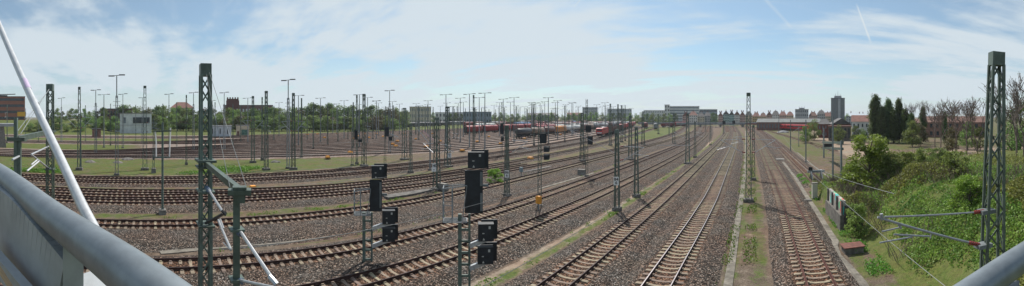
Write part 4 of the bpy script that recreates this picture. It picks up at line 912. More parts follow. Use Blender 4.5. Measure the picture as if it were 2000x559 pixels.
def hopper():
    r = tag(empty('hopper_wagon'), 'x', 'wagon'); under(r, 14.4)
    prof = [(-1.0, 1.2), (1.0, 1.2), (1.48, 2.1), (1.5, 3.2)] + [(1.5 * math.cos(a), 3.2 + 1.12 * math.sin(a)) for a in np.linspace(.25, math.pi - .25, 8)] + [(-1.5, 3.2), (-1.48, 2.1)]
    mb = MB(); xtr(mb, prof, -6.6, 6.6)
    for i in range(9):
        y = -6.2 + i * 1.55
        for s in (-1, 1): mb.box((s * 1.52, y, 2.65), (.08, .12, 1.15))
    mb.build('body', CW['red'], r)
    mb = MB(); prof2 = [(-1.2, 1.2), (1.2, 1.2), (1.35, 3.4), (0, 4.1), (-1.35, 3.4)]; xtr(mb, prof2, -6.75, -6.62); mb.build('end_wall', CW['black'], r)
    return r
def tank():
    r = tag(empty('tank_wagon'), 'x', 'wagon'); under(r, 13.6)
    mb = MB(); mb.tube([(0, -6.2, 2.65), (0, -6.0, 2.65), (0, -5.6, 2.65), (0, 5.6, 2.65), (0, 6.0, 2.65), (0, 6.2, 2.65)], [.5, 1.1, 1.42, 1.42, 1.1, .5], 16); mb.build('barrel', CW['grey'], r, True)
    MB().lathe((0, 0, 4.0), [(.35, 0), (.35, .3), (.2, .36)], 8).build('dome', M_DARK, r)
    mb = MB(); mb.box((0, 0, 4.15), (.6, 8.5, .05))
    for s in (-1, 1):
        for i in range(4): mb.tube([(s * .3, -4 + i * 2.6, 4.15), (s * .3, -4 + i * 2.6, 4.5)], .03, 4)
    mb.build('walkway', M_MASTG, r)
    for yy in (-4.2, 4.2): MB().box((0, yy, 1.5), (2.5, .5, .7), taper=.8).build('saddle', M_DARK, r)
    return r
def gondola():
    r = tag(empty('open_wagon'), 'x', 'wagon'); under(r, 14.0)
    mb = MB()
    for s in (-1, 1): mb.box((s * 1.42, 0, 2.15), (.07, 13.2, 2.0))
    for s in (-1, 1): mb.box((0, s * 6.56, 2.15), (2.76, .07, 2.0))
    mb.box((0, 0, 1.2), (2.76, 13.0, .08))
    for i in range(9):
        for s in (-1, 1): mb.box((s * 1.49, -6 + i * 1.5, 2.15), (.07, .14, 1.9))
    mb.build('body', CW['brown'], r)
    return r
def boxcar():
    r = tag(empty('covered_wagon'), 'x', 'wagon'); under(r, 15.0)
    prof = [(-1.4, 1.2), (1.4, 1.2), (1.45, 3.5), (1.0, 4.0), (.4, 4.2), (-.4, 4.2), (-1.0, 4.0), (-1.45, 3.5)]
    mb = MB(); xtr(mb, prof, -7.1, 7.1); mb.build('body', CW['grey'], r)
    for s in (-1, 1): MB().box((s * 1.48, 0, 2.5), (.06, 3.6, 2.1)).build('sliding_door', CW['grey'], r)
    return r
def loco():
    r = tag(empty('locomotive'), 'x', 'locomotive'); under(r, 19)
    side = [(-9.3, 1.2), (9.3, 1.2), (9.45, 2.2), (8.9, 3.6), (8.5, 3.85), (-8.5, 3.85), (-8.9, 3.6), (-9.45, 2.2)]
    mb = MB(); n = len(side)
    for x in (-1.48, 1.48): mb.v += [(x, y, z) for y, z in side]
    mb.f += [tuple(range(n - 1, -1, -1)), tuple(range(n, 2 * n))] + [(j, (j + 1) % n, n + (j + 1) % n, n + j) for j in range(n)]
    mb.build('body', cmat('loco_red', (.48, .03, .025)), r)
    for s in (-1, 1):
        w_ = MB().beam((0, s * 9.36, 2.75), (0, s * 9.03, 3.42), 2.3, .05, up=(0, s, 0)).build('windscreen', M_BLACK, r)
        MB().box((0, s * 9.42, 1.75), (2.4, .06, .5)).build('front_band', M_WHITE, r)
        for xx in (-1, 1): MB().box((xx, s * 9.47, 1.75), (.22, .06, .22)).build('headlight', M_BLACK, r)
    MB().box((0, 0, 3.97), (1.9, 12.5, .22)).build('roof_gear', CW['white'], r)
    mb = MB(); mb.box((0, -5.6, 4.15), (1.2, 1.6, .1)); mb.tube([(0, -6.2, 4.2), (0, -4.9, 4.55), (0, -6, 4.75)], .05, 5); mb.tube([(-.8, -6, 4.75), (.8, -6, 4.75)], .04, 5); mb.build('pantograph', M_DARK, r)
    mb = MB()
    for s in (-1, 1):
        for i in range(5): mb.box((s * 1.49, -5 + i * 2.5, 3.2), (.03, 1.4, .4))
    mb.build('side_grilles', CW['dred'], r)
    return r
def coach():
    r = tag(empty('passenger_coach'), 'x', 'coach'); under(r, 26)
    prof = [(-1.4, 1.1), (1.4, 1.1), (1.45, 3.2), (1.1, 4.0), (-1.1, 4.0), (-1.45, 3.2)]
    mb = MB(); xtr(mb, prof, -13, 13); mb.build('body', cmat('coach_red', (.42, .02, .025)), r)
    for s in (-1, 1): MB().box((s * 1.46, 0, 2.75), (.05, 22, .8)).build('window_band', M_BLACK, r)
    MB().box((0, 0, 4.03), (1.8, 25, .1)).build('roof', CW['grey'], r)
    return r
KW = {'h': Kind(hopper()), 't': Kind(tank()), 'g': Kind(gondola()), 'b': Kind(boxcar()), 'l': Kind(loco()), 'c': Kind(coach())}
LEN = {'h': 15.2, 't': 14.4, 'g': 14.8, 'b': 15.8, 'l': 19.9, 'c': 26.6}
KN = {'h': 'hopper wagon', 't': 'tank wagon', 'g': 'open wagon', 'b': 'covered wagon', 'l': 'electric locomotive', 'c': 'red passenger coach'}
CN = {'red': 'red', 'brown': 'brown', 'grey': 'grey', 'black': 'black', 'white': 'white', 'blue': 'blue', 'orange': 'orange', 'dred': 'dark red', 'tan': 'tan'}
def recolour(root, m_):
    for c in kids_of(root):
        n = c.name.split('.')[0]
        if n in ('body', 'barrel', 'sliding_door'):
            c.material_slots[0].link = 'OBJECT'; c.material_slots[0].material = m_
def rake(p0, p1, seq, where, grp, n_max=40):
    d = (p1 - p0); L_ = d.length; d.normalize(); rz = -math.atan2(d.x, d.y); s = 0.0; k_ = 0
    tot = {}
    while s < L_ and k_ < n_max:
        typ, colr = seq[k_] if k_ < len(seq) else seq[-1 - (k_ * 7 + 3) % min(len(seq), 5)]
        ln = LEN[typ]; c = p0 + d * (s + ln / 2)
        key = (typ, colr); tot[key] = tot.get(key, 0) + 1
        r = KW[typ].put((c.x, c.y, 0), rz, None, grp)
        nm = KN[typ] if typ in 'c' else (CN.get(colr, '') + ' ' + KN[typ]); pos = ['first', 'second', 'third', 'fourth', 'fifth', 'sixth', 'seventh', 'eighth', 'ninth', 'tenth', 'eleventh', 'twelfth', 'thirteenth', 'fourteenth', 'fifteenth', 'sixteenth', 'seventeenth', 'eighteenth', 'nineteenth', 'twentieth']
        r['label'] = '%s, %s vehicle of %s' % (nm.strip(), pos[k_] if k_ < 20 else 'a rearmost', where)
        if colr and typ != 'l' and typ != 'c': recolour(r, CW[colr])
        s += ln; k_ += 1
rake(G(907, 262), G(1183, 244.5), [('h', 'red')] * 6 + [('h', 'brown'), ('h', 'brown'), ('h', 'dred'), ('b', 'brown'), ('h', 'dred'), ('h', 'brown'), ('b', 'tan')], 'the rake of red hoppers', 'wagons in the yard')
rake(G(1008, 271), G(1228, 244.5), [('t', 'black'), ('t', 'tan'), ('t', 'brown'), ('b', 'orange'), ('t', 'white'), ('t', 'white'), ('b', 'brown'), ('t', 'tan'), ('t', 'grey'), ('t', 'grey'), ('t', 'white'), ('h', 'brown'), ('t', 'grey')], 'the nearest rake of tanks', 'wagons in the yard')
rake(G(1045, 260), G(1215, 243), [('h', 'red'), ('h', 'dred'), ('t', 'white'), ('t', 'grey'), ('t', 'white'), ('b', 'grey'), ('t', 'white'), ('t', 'tan'), ('b', 'white'), ('h', 'brown')], 'the rake behind the nearest tanks', 'wagons in the yard')
rake(G(926, 252), G(1150, 241), [('t', 'white'), ('t', 'white'), ('b', 'brown'), ('g', 'brown'), ('b', 'blue'), ('t', 'blue'), ('b', 'brown'), ('b', 'dred'), ('g', 'brown'), ('b', 'tan')], 'the rake behind the red hoppers', 'wagons in the yard')
rake(G(905, 247.5), G(1110, 239.5), [('b', 'dred'), ('b', 'brown'), ('g', 'brown'), ('b', 'grey'), ('b', 'dred'), ('g', 'brown')], 'the second rake behind the red hoppers', 'wagons in the yard')
rake(at(752, 290), at(903, 420), [('b', 'black')] * 4 + [('t', 'black')] * 3 + [('b', 'black'), ('b', 'grey')], 'the long dark far rake at left', 'wagons in the yard')
rake(G(1170, 267.5), G(1237, 246), [('l', None), ('g', 'brown'), ('g', 'brown'), ('g', 'brown'), ('g', 'brown'), ('g', 'brown'), ('l', None), ('l', None), ('g', 'brown'), ('b', 'dred')], 'the rake led by the red locomotive', 'wagons in the yard')
rake(G(1281, 253.5), G(1279, 249), [('b', 'grey')], 'the lone grey stand in the green middle', 'wagons in the yard', 1)
rake(G(1262, 250), G(1260, 246), [('b', 'dred')], 'the lone pair beside the green middle', 'wagons in the yard', 2)
rake(at(1292, 330), at(1335, 350), [('g', 'dred'), ('b', 'red')], 'the far row left of the long bridge', 'wagons in the yard', 3)
rake(at(1494, 280), at(1550, 252), [('c', None)] * 2, 'the red train at the meadow edge', 'wagons in the yard', 2)
rake(at(1080, 330), at(1180, 410), [('b', 'grey'), ('t', 'white'), ('h', 'dred'), ('t', 'grey'), ('b', 'tan'), ('t', 'white')], 'the farthest mixed rake', 'wagons in the yard', 8)
for K in KW.values(): K.done()

# ------------------------------------------------------------------ buildings
BM = {}
def bmat(n, c, ro=.85, var=.14, sc=.4): 
    return mat('wall_' + n, c, ro, 0, var, sc)
M_GLASS = mat('window_glass', (.035, .045, .055), .15, 0, .3, .5)
M_GLASSL = mat('window_glass_pale', (.14, .17, .19), .2, 0, .3, .5)
M_TILE = mat('roof_tile_red', (.2, .095, .075), .85, 0, .25, .8)
M_TILED = mat('roof_dark', (.08, .075, .075), .8, 0, .3, .6)
M_TILEB = mat('roof_brown', (.16, .085, .065), .85, 0, .25, .8)
M_BRICK = mat('brick_dark_red', (.15, .055, .045), .9, 0, .25, 1.2)
M_BRICK2 = mat('brick_brown', (.2, .11, .085), .9, 0, .25, 1.2)
def bld(name, label, cat, px0, px1, ytop, D, dep, wall, storeys, cols, roof='flat', rm=None, band=False, win=None, rh=None, z0=BZ, rot=0.0, group=None, chim=0, box_extra=None, wf=(.45, .5)):
    w_ = (px1 - px0) / F * D; h = zat(ytop, D) - z0; pxc = (px0 + px1) / 2; rm = rm or M_TILED; win = win or M_GLASS
    c = at(pxc, D + dep / 2, z0); r = tag(empty(name, c, -AZ(pxc) + rot), label, cat, group); rh = rh if rh is not None else (0 if roof == 'flat' else min(4.5, dep * .35)); hw = h - rh
    MB().box((0, 0, hw / 2 - 1), (w_, dep, hw + 2)).build('wall', wall, r)
    if roof == 'flat': ro = MB().box((0, 0, hw + .2), (w_ + .5, dep + .5, .4)).build('roof', rm, r)
    else:
        mb = MB(); e = .4; hx, hy = w_ / 2 + e, dep / 2 + e
        if roof == 'gable': mb.add([(-hx, -hy, hw), (hx, -hy, hw), (hx, hy, hw), (-hx, hy, hw), (-hx, 0, h), (hx, 0, h)], [(0, 1, 5, 4), (2, 3, 4, 5), (0, 4, 3), (1, 2, 5), (3, 2, 1, 0)])
        elif roof == 'front': mb.add([(-hx, -hy, hw), (hx, -hy, hw), (hx, hy, hw), (-hx, hy, hw), (0, -hy, h), (0, hy, h)], [(0, 4, 5, 3), (1, 2, 5, 4), (0, 1, 4), (2, 3, 5), (3, 2, 1, 0)])
        else: k_ = min(hx * .6, hy); mb.add([(-hx, -hy, hw), (hx, -hy, hw), (hx, hy, hw), (-hx, hy, hw), (-hx + k_, 0, h), (hx - k_, 0, h)], [(0, 1, 5, 4), (2, 3, 4, 5), (0, 4, 3), (1, 2, 5), (3, 2, 1, 0)])
        ro = mb.build('roof', rm, r)
    for i in range(chim): MB().box(((-.35 + .7 * (i + .5) / chim) * w_, .6, h + .2), (.9, .9, 2.0)).build('chimney', M_BRICK, ro)
    sh = hw / storeys
    if band:
        for s in range(storeys): MB().box((0, -dep / 2 - .06, sh * (s + .55)), (w_ * .96, .14, sh * .42)).build('window_band', win, r)
    else:
        cw = w_ / cols
        me_ = MB().box((0, 0, 0), (cw * wf[0], .14, sh * wf[1])).build('window', win, r); first = True
        for s in range(storeys):
            for c_ in range(cols):
                o = me_ if first else me_.copy()
                if not first: COL.objects.link(o)
                first = False; o.location = ((-w_ / 2 + cw * (c_ + .5)), -dep / 2 - .06, sh * (s + .55))
    return r
W_ = bmat('white', (.6, .6, .58)); Wg = bmat('grey', (.34, .35, .36)); Wc = bmat('cream', (.55, .47, .34)); Wp = bmat('pink', (.5, .33, .28)); Wy = bmat('ochre', (.52, .38, .18)); Wt = bmat('turquoise', (.3, .42, .4)); Wd = bmat('dark_grey', (.15, .155, .16)); Wb = bmat('blue_grey', (.2, .25, .3))
bld('office_block', 'large white many-storeyed block with ribbon windows on the centre right horizon', 'building', 1299, 1366, 208, 560, 30, W_, 6, 1, band=True, win=M_GLASSL)
bld('stair_tower', 'narrow white tower at the left end of the large white block', 'building', 1298, 1308, 205, 545, 12, W_, 5, 2)
bld('office_block', 'lower white block left of the large white block', 'building', 1257, 1299, 216, 560, 20, W_, 4, 12, win=M_GLASSL)
bld('office_block', 'blue-grey glass block right of the large white block', 'building', 1366, 1401, 214, 620, 20, Wb, 4, 1, band=True)
bld('office_block', 'pale block behind the lamp masts, left one of two', 'building', 1139, 1167, 210, 600, 20, bmat('pale', (.42, .44, .45)), 5, 10, win=M_GLASSL)
bld('office_block', 'long pale block behind the red locomotive rake', 'building', 1186, 1233, 213, 600, 20, bmat('pale', (.42, .44, .45)), 4, 14, win=M_GLASSL)
bld('high_rise', 'dark residential tower with pale stair shaft and antennas on the right horizon', 'building', 1623, 1650, 192, 420, 15, Wd, 13, 5, win=M_GLASSL, wf=(.6, .4))
r = bpy.data.objects['high_rise']; hz_ = zat(192, 420) - BZ
MB().box((1.5, -7.9, hz_ / 2 - .5), (2.6, 1.2, hz_)).build('stair_shaft', Wg, r); ro = MB().box((0, 0, hz_ + 1.6), (8, 7, 2.6)).build('penthouse', Wg, r)
mb = MB(); mb.tube([(0, 0, hz_ + 2), (0, 0, hz_ + 9)], .3, 6, .12); mb.tube([(-2.5, 0, hz_ + 2), (-2.5, 0, hz_ + 5.5)], .2, 5); mb.tube([(2.5, 0, hz_ + 2), (2.5, 0, hz_ + 5.0)], .2, 5); mb.build('antenna', M_MASTG, ro)
bld('office_block', 'grey flat block with roof antennas left of the dark tower', 'building', 1553, 1579, 214, 430, 14, Wg, 4, 7)
r = [o for o in bpy.data.objects if o.get('label') == 'grey flat block with roof antennas left of the dark tower'][0]; h_ = zat(214, 430) - BZ; MB().box((0, 0, h_ + 1), (6, 5, 2)).build('plant_room', Wg, r)
for i in range(3): MB().tube([(-3 + i * 3, 0, h_ + 1), (-3 + i * 3, 0, h_ + 4)], .15, 5).build('antenna', M_MASTG, r)
# the old town row along the horizon
tl = [(1333, 1346, 220, Wp, M_TILE, 'front'), (1346, 1362, 219, W_, M_TILE, 'hip'), (1362, 1376, 221, Wc, M_TILED, 'hip'), (1376, 1388, 220, Wg, M_TILED, 'hip'), (1403, 1412, 220, Wp, M_TILE, 'front'), (1412, 1424, 217.5, Wt, M_TILED, 'front'), (1424, 1434, 218, Wt, M_TILED, 'front'), (1434, 1445, 218.5, W_, M_TILEB, 'front'), (1445, 1455, 219, Wp, M_TILE, 'front'), (1455, 1470, 220, Wc, M_TILED, 'hip'), (1470, 1484, 221, Wy, M_TILE, 'hip'), (1484, 1497, 222, Wc, M_TILEB, 'hip'), (1497, 1508, 219, Wp, M_TILE, 'front'), (1508, 1522, 218, W_, M_TILED, 'hip'), (1522, 1536, 219, Wp, M_TILE, 'hip'), (1536, 1550, 220, Wc, M_TILE, 'hip'), (1580, 1596, 220, Wp, M_TILEB, 'hip'), (1596, 1612, 217, Wg, M_TILED, 'hip'), (1612, 1626, 221, Wc, M_TILE, 'gable'), (1652, 1672, 221, Wg, M_TILED, 'flat'), (1672, 1692, 222, Wb, M_TILED, 'flat')]
nm = {id(Wp): 'pink', id(W_): 'white', id(Wc): 'cream', id(Wg): 'grey', id(Wt): 'turquoise', id(Wy): 'ochre', id(Wb): 'blue-grey'}; seen = {}
rn = {id(M_TILE): 'red tiles', id(M_TILED): 'a dark roof', id(M_TILEB): 'brown tiles'}
for k_, (a, b_, yt, wm, rm, rf) in enumerate(tl):
    pos_ = 'before the white block' if b_ < 1390 else 'left of the verge mast' if b_ < 1465 else 'right of the verge mast' if b_ < 1510 else 'above the long brick hall' if b_ < 1560 else 'left of the dark tower' if b_ < 1630 else 'right of the dark tower'
    key = (nm[id(wm)], rn[id(rm)], pos_); seen[key] = seen.get(key, 0) + 1
    lab = '%s town house with %s %s' % key + ('' if seen[key] == 1 else ', its right-hand twin')
    bld('town_house', lab, 'house', a, b_, yt - 1.5, 400 + (k_ * 37) % 70, 12, wm, 4, 4, rf, rm, rh=4.5, group='town houses on the horizon', chim=1 if k_ % 2 else 2)
# the railway overbridge far down the line, the long hall and the brick houses
bld('brick_hall', 'long low dark brick hall with grey roof right of the verge mast', 'building', 1478, 1604, 232, 262, 26, M_BRICK2, 1, 22, 'gable', mat('roof_grey_sheet', (.13, .14, .135), .8, 0, .2, .5), rh=2.4, win=M_GLASSL, wf=(.35, .5))
ob = tag(empty('overbridge', at(1368, 345, BZ), -AZ(1368)), 'grey concrete bridge crossing the far end of the tracks', 'bridge')
MB().box((0, 0, 3.0), (112, 9, 1.1)).build('deck', mat('bridge_concrete', (.22, .225, .23), .9, 0, .25, .4), ob)
for sx in (-52, -26, 0, 18, 38, 53): MB().box((sx, 0, 1.2), (1.4, 8, 3.0)).build('pier', M_CONC, ob)
MB().box((0, -4.7, 3.9), (112, .1, .9)).build('parapet', Wg, ob); MB().box((46, -4.9, 3.0), (12, .2, 1.0)).build('red_banner', CW['dred'], ob)
hs = bld('brick_house', 'dark red brick house with wide eaves and front gable behind the meadow', 'house', 1622, 1658, 231, 165, 10, M_BRICK, 2, 5, 'front', M_TILED, rh=2.6, win=M_GLASSL, wf=(.35, .45), rot=R(10))
bld('brick_house', 'left wing of the dark red brick house behind the meadow', 'house', 1598, 1622, 233, 172, 10, M_BRICK, 2, 4, 'hip', M_TILED, rh=2.2, win=M_GLASSL, wf=(.35, .45))
bld('white_house', 'small white house with red tiled roof behind the poplars', 'house', 1664, 1697, 225, 165, 9, W_, 2, 4, 'gable', M_TILE, rh=2.8, wf=(.35, .4))
bld('lean_to_shed', 'low ruinous shed with dark openings before the brick house', 'shed', 1618, 1662, 248, 150, 6, M_CONCD, 1, 6, 'flat', M_TILEB, wf=(.55, .7))
bld('brick_works', 'long brown brick building with windows behind the bare trees', 'building', 1800, 1926, 227, 175, 14, M_BRICK2, 2, 10, 'gable', M_TILEB, rh=2.8, wf=(.4, .5))
bld('brick_works', 'low brown brick building with flat roof between the poplars', 'building', 1762, 1800, 232, 200, 14, M_BRICK, 1, 5, 'gable', M_TILEB, rh=2.0)
# left half
bld('office_building', 'red-brown office building with ribbon windows behind the slanted tube', 'building', -60, 49, 189, 330, 30, mat('cladding_red_brown', (.3, .11, .07), .7, 0, .12, .5), 5, 1, band=True)
r = bpy.data.objects['office_building']; h_ = zat(189, 330) - BZ; MB().beam((-18, -8, h_ + 1.4), (16, -8, h_ + 2.6), 8, .3).box((-4, 0, h_ + .9), (26, 16, 1.6)).build('roof_canopy', M_DARK, r)
r = tag(empty('warehouse_sign', at(42, 300, BZ)), 'yellow sign panel below the red-brown office building', 'sign'); r.rotation_euler.z = -AZ(42); MB().box((0, 0, 11.5), (6.5, .3, 3.5)).build('panel', mat('yellow_panel', (.75, .38, .03), .6), r); MB().box((-2.6, .4, 5), (.3, .3, 11)).box((2.6, .4, 5), (.3, .3, 11)).build('posts', M_MASTG, r)
sb = bld('signal_box', 'white two-storey signal box with dark corner glazing', 'building', 234, 296, 222, 218, 10, W_, 2, 5, 'flat', M_CONC, win=M_GLASSL, wf=(.001, .001))
h_ = zat(222, 218) - BZ; MB().box((3.2, -5.12, h_ * .66), (9.5, .25, h_ * .3)).build('glazing', M_GLASS, sb); MB().box((-6.4, -5.05, h_ * .66), (1.6, .12, h_ * .3)).build('window', M_GLASSL, sb); MB().box((0, 0, h_ * .42), (18.6, 10.5, .25)).build('ledge', Wg, sb)
for o in kids_of(sb):
    if o.name.startswith('window') and o.dimensions.x < .05: bpy.data.objects.remove(o)
bld('rail_hut', 'small brown wooden hut with flat roof left of the signal box', 'hut', 139, 168, 243, 240, 5, mat('hut_brown', (.28, .18, .1), .9, 0, .2, 1), 1, 2, 'flat', M_TILED)
bld('container', 'white site container right of the brown hut', 'container', 149, 174, 237, 262, 3, W_, 1, 2, 'flat', Wg)
bld('relay_box', 'red-brown box hut in the grass strip at left', 'hut', 180, 197, 253, 172, 3, M_BRICK2, 1, 1, 'flat', M_TILED, wf=(.2, .6))
bld('container', 'long pale container behind the big left mast', 'container', 408, 452, 247, 178, 3.2, mat('container_pale', (.5, .53, .55), .6, 0, .12, 1), 1, 3, 'flat', Wg, wf=(.12, .5))
gs = bld('relay_hut', 'beige relay hut painted with green graffiti', 'hut', 461, 487, 246, 186, 3, Wc, 1, 1, 'flat', M_CONC, wf=(.001, .001))
for o in kids_of(gs):
    if o.name.startswith('window'): bpy.data.objects.remove(o)
MB().box((1.1, -1.53, 1.9), (3.4, .04, 2.6)).build('graffiti', mat('graffiti_green', (.12, .28, .2), .8, 0, .2, 2, col2=(.03, .05, .05)), gs); MB().box((-2.2, -1.55, 1.3), (1.0, .06, 2.2)).build('door', M_BRICK2, gs)
MB_ = tag(empty('portable_toilet', at(142, 236, BZ), -AZ(142)), 'small white and blue portable toilet cabin beside the brown hut', 'toilet cabin'); MB().box((0, 0, 1.25), (1.3, 1.3, 2.4)).build('cabin', W_, MB_); MB().box((0, -.68, 1.2), (.8, .06, 2.0)).build('door', CW['blue'], MB_)
bld('red_roof_house', 'house with red hipped tiled roof above the trees at left', 'house', 333, 378, 199, 320, 14, Wc, 3, 6, 'hip', M_TILE, rh=5)
wt = bld('brick_tower', 'square dark brick water tower with crenellated top', 'tower', 443, 466, 194, 330, 9, M_BRICK, 3, 3, 'flat', M_BRICK)
h_ = zat(194, 330) - BZ; MB().box((0, 0, h_ * .86), (11.2, 10, h_ * .2)).build('upper_storey', M_BRICK, wt)
for i in range(5): MB().box((-4.4 + i * 2.2, -4.4, h_ + 1.0), (1.2, 1.2, 1.4)).build('merlon', M_BRICK, wt)
bld('long_shed', 'long dark shed with pale graffiti band on its roof edge', 'building', 436, 533, 206, 330, 12, M_BRICK2, 2, 16, 'flat', M_TILED, win=W_, wf=(.5, .28))
bld('brick_villa', 'red gabled brick villa above the tree row', 'house', 632, 659, 205, 350, 12, M_BRICK, 3, 5, 'front', M_TILE, rh=5)
bld('factory', 'grey factory block behind the dark rake', 'building', 800, 842, 209, 420, 18, Wc, 3, 12, win=M_GLASSL)
bld('factory', 'low blue-grey hall behind the lamp masts, right of the grey factory', 'building', 905, 960, 219, 450, 18, Wb, 2, 10)
bld('warehouse', 'low pale warehouse behind the dark rake', 'building', 740, 800, 219, 430, 18, Wc, 2, 10, 'flat', M_TILEB)
bld('warehouse', 'low flat building behind the signal box', 'building', 196, 258, 213, 290, 14, M_BRICK2, 2, 10, 'flat', M_TILED)
bld('warehouse', 'long low hall on the horizon above the tank wagons', 'building', 1030, 1085, 220.5, 520, 18, Wg, 2, 12, 'gable', M_TILED, rh=3)
bld('warehouse', 'low hall on the horizon left of the two pale blocks', 'building', 850, 905, 220, 480, 18, W_, 2, 8, 'flat', M_TILED)
bld('apartment_row', 'long low apartment row on the horizon between lamp masts', 'building', 1108, 1136, 220, 560, 14, Wc, 3, 12, 'gable', M_TILE, rh=3)
# ------------------------------------------------------------------ foliage
def leafs(name, pts, size, m_, parent=None, flat=.0, jitter=.5):
    pts = np.asarray(pts, float); n = len(pts); r = RNG
    u = r.normal(size=(n, 3)); u[:, 2] *= (1 - flat * .5); u /= np.linalg.norm(u, axis=1)[:, None]; v = r.normal(size=(n, 3)); v -= (v * u).sum(1)[:, None] * u; v /= np.linalg.norm(v, axis=1)[:, None]
    s = (size * (1 - jitter / 2 + jitter * r.random(n)))[:, None]; u *= s * .5; v *= s * .32
    co_ = np.empty((n, 4, 3)); co_[:, 0] = pts - u; co_[:, 1] = pts + v * .9 - u * .1; co_[:, 2] = pts + u; co_[:, 3] = pts - v * .9 + u * .1
    me_ = bpy.data.meshes.new(name); me_.vertices.add(4 * n); me_.vertices.foreach_set('co', co_.ravel()); me_.loops.add(4 * n); me_.loops.foreach_set('vertex_index', np.arange(4 * n, dtype=np.int32))
    me_.polygons.add(n); me_.polygons.foreach_set('loop_start', np.arange(0, 4 * n, 4, dtype=np.int32)); me_.polygons.foreach_set('loop_total', np.full(n, 4, dtype=np.int32)); me_.update(calc_edges=True)
    me_.materials.append(m_); o = bpy.data.objects.new(name, me_); COL.objects.link(o)
    if parent: o.parent = parent
    return o
def clumps(cs, dens):
    out_ = []
    for (x, y, z, rx, rz) in cs:
        n = max(6, int(dens * rx * rx * rz)); d = RNG.normal(size=(n, 3)); d /= np.linalg.norm(d, axis=1)[:, None]; rad = RNG.random(n) ** .45; d *= rad[:, None]; out_.append(np.stack([x + d[:, 0] * rx, y + d[:, 1] * rx, z + d[:, 2] * rz], 1))
    return np.concatenate(out_)
def tree(name, h, cw, trunk_h, leafm, size, dens, nclump=26, seed=0, shape='round', bark=None):
    rr = random.Random(seed); r = tag(empty(name), 'x', 'tree'); mb = MB(); cs = []
    mb.tube([(0, 0, -.6), (rr.uniform(-.1, .1), 0, trunk_h), (rr.uniform(-.3, .3), rr.uniform(-.3, .3), h * .75)], [h * .022, h * .016, h * .006], 7)
    for i in range(nclump):
        t_ = rr.random(); a = rr.random() * 6.283
        if shape == 'round': z = trunk_h + (h - trunk_h) * (.08 + .84 * t_); rad = cw * math.sqrt(max(.05, 1 - (2 * (t_ - .42)) ** 2)) * (.35 + .55 * rr.random()); c = cw * rr.uniform(.26, .44)
        elif shape == 'poplar': z = trunk_h + (h - trunk_h) * (.03 + .92 * t_); w_ = max(.15, 1 - (abs(t_ - .42) / .68) ** 2.6); rad = cw * .36 * w_ * rr.random() ** .5; c = cw * rr.uniform(.12, .28) * (.5 + .5 * w_)
        else: z = .06 * h + h * .9 * t_; rad = cw * (1 - t_ * .55) * rr.random() ** .4 * .95; c = cw * rr.uniform(.13, .27)
        x, y = rad * math.cos(a), rad * math.sin(a); cs.append((x, y, z, c, c * (.75 if shape != 'poplar' else 1.5)))
        if i % 2 == 0: mb.tube([(0, 0, max(trunk_h * .6, z * .55)), (x * .5, y * .5, z * .85), (x, y, z)], [h * .008, h * .005, h * .002], 5)
    mb.build('trunk', bark or M_BARK, r); leafs('crown', clumps(cs, dens), size, leafm, r)
    return r
M_LEAFY = mat('foliage_spring', (0.08, 0.13, 0.025), 0.6, 0, 0.35, 0.3, col2=(0.15, 0.2, 0.05), island=0.6, trans=0.4)
M_LEAFO = mat('foliage_olive', (0.085, 0.085, 0.035), 0.6, 0, 0.35, 0.3, col2=(0.14, 0.12, 0.05), island=0.6, trans=0.35)
KT = [Kind(tree('broadleaf_tree', 14, 5.2, .6, [M_LEAFF, M_LEAFY, M_LEAFF, M_LEAFO, M_LEAFD][i], .7, 11, 38, i + 1)) for i in range(5)]
KTN = ['mid green', 'fresh yellow-green', 'dull green', 'olive-brown', 'dark green']
KP = [Kind(tree('poplar_tree', 17, 5.2, 1.0, M_LEAFD, .5, 36, 150, 40 + i, 'poplar')) for i in range(2)]
KS = [Kind(tree('leafy_shrub', 3.0, 1.7, .2, [M_LEAFB, M_LEAFM, M_LEAFF][i], .17, 1700, 60, 60 + i, 'bush')) for i in range(3)]
def gz(p): return ground_z(p.x, p.y)
TI = []
rr = random.Random(5)
def prof_top(px):
    return float(np.interp(px, [100, 130, 180, 215, 250, 262, 300, 340, 420, 480, 540, 600, 640, 700, 740, 790, 840, 900, 1000, 1100, 1240, 1330], [214, 216, 214, 212, 203, 212, 208, 208, 212, 216, 210, 205, 204, 210, 206, 214, 218, 220, 221, 221, 221, 222]))
px = 104.0
while px < 800:
    yt = prof_top(px) + rr.uniform(-4, 6); D = rr.uniform(275, 320); p = at(px, D, BZ); p.z = gz(p); h = zat(yt, D) - p.z; k_ = rr.choice([0, 0, 1, 1, 2, 2, 3, 4])
    TI.append((px, k_, KT[k_].put(p, rr.random() * 6, None, 'trees of the row behind the yard', (h / 14 * rr.uniform(.9, 1.15),) * 2 + (h / 14,)))); px += rr.uniform(7, 12)
px = 108.0
while px < 780:      # the lower fresh green belt in front of them
    D = rr.uniform(240, 262); p = at(px, D, BZ); p.z = gz(p); yt = rr.uniform(222, 232) + (0 if px > 250 else 4); h = zat(yt, D) - p.z; k_ = rr.choice([0, 1, 1, 2, 3])
    if h > 1.5: TI.append((px, k_, KT[k_].put(p, rr.random() * 6, None, 'low trees of the belt behind the yard', (h / 14 * 1.7,) * 2 + (h / 14,))))
    px += rr.uniform(9, 14)
for px in list(range(60, 240, 14)):
    D = rr.uniform(225, 250); p = at(px, D, BZ); p.z = gz(p); h = rr.uniform(4, 8); k_ = rr.choice([0, 0, 1, 2]); TI.append((px + .5, k_, KT[k_].put(p, rr.random() * 6, None, 'shrubby trees on the rise at far left', (h / 14 * 1.6,) * 2 + (h / 14,))))
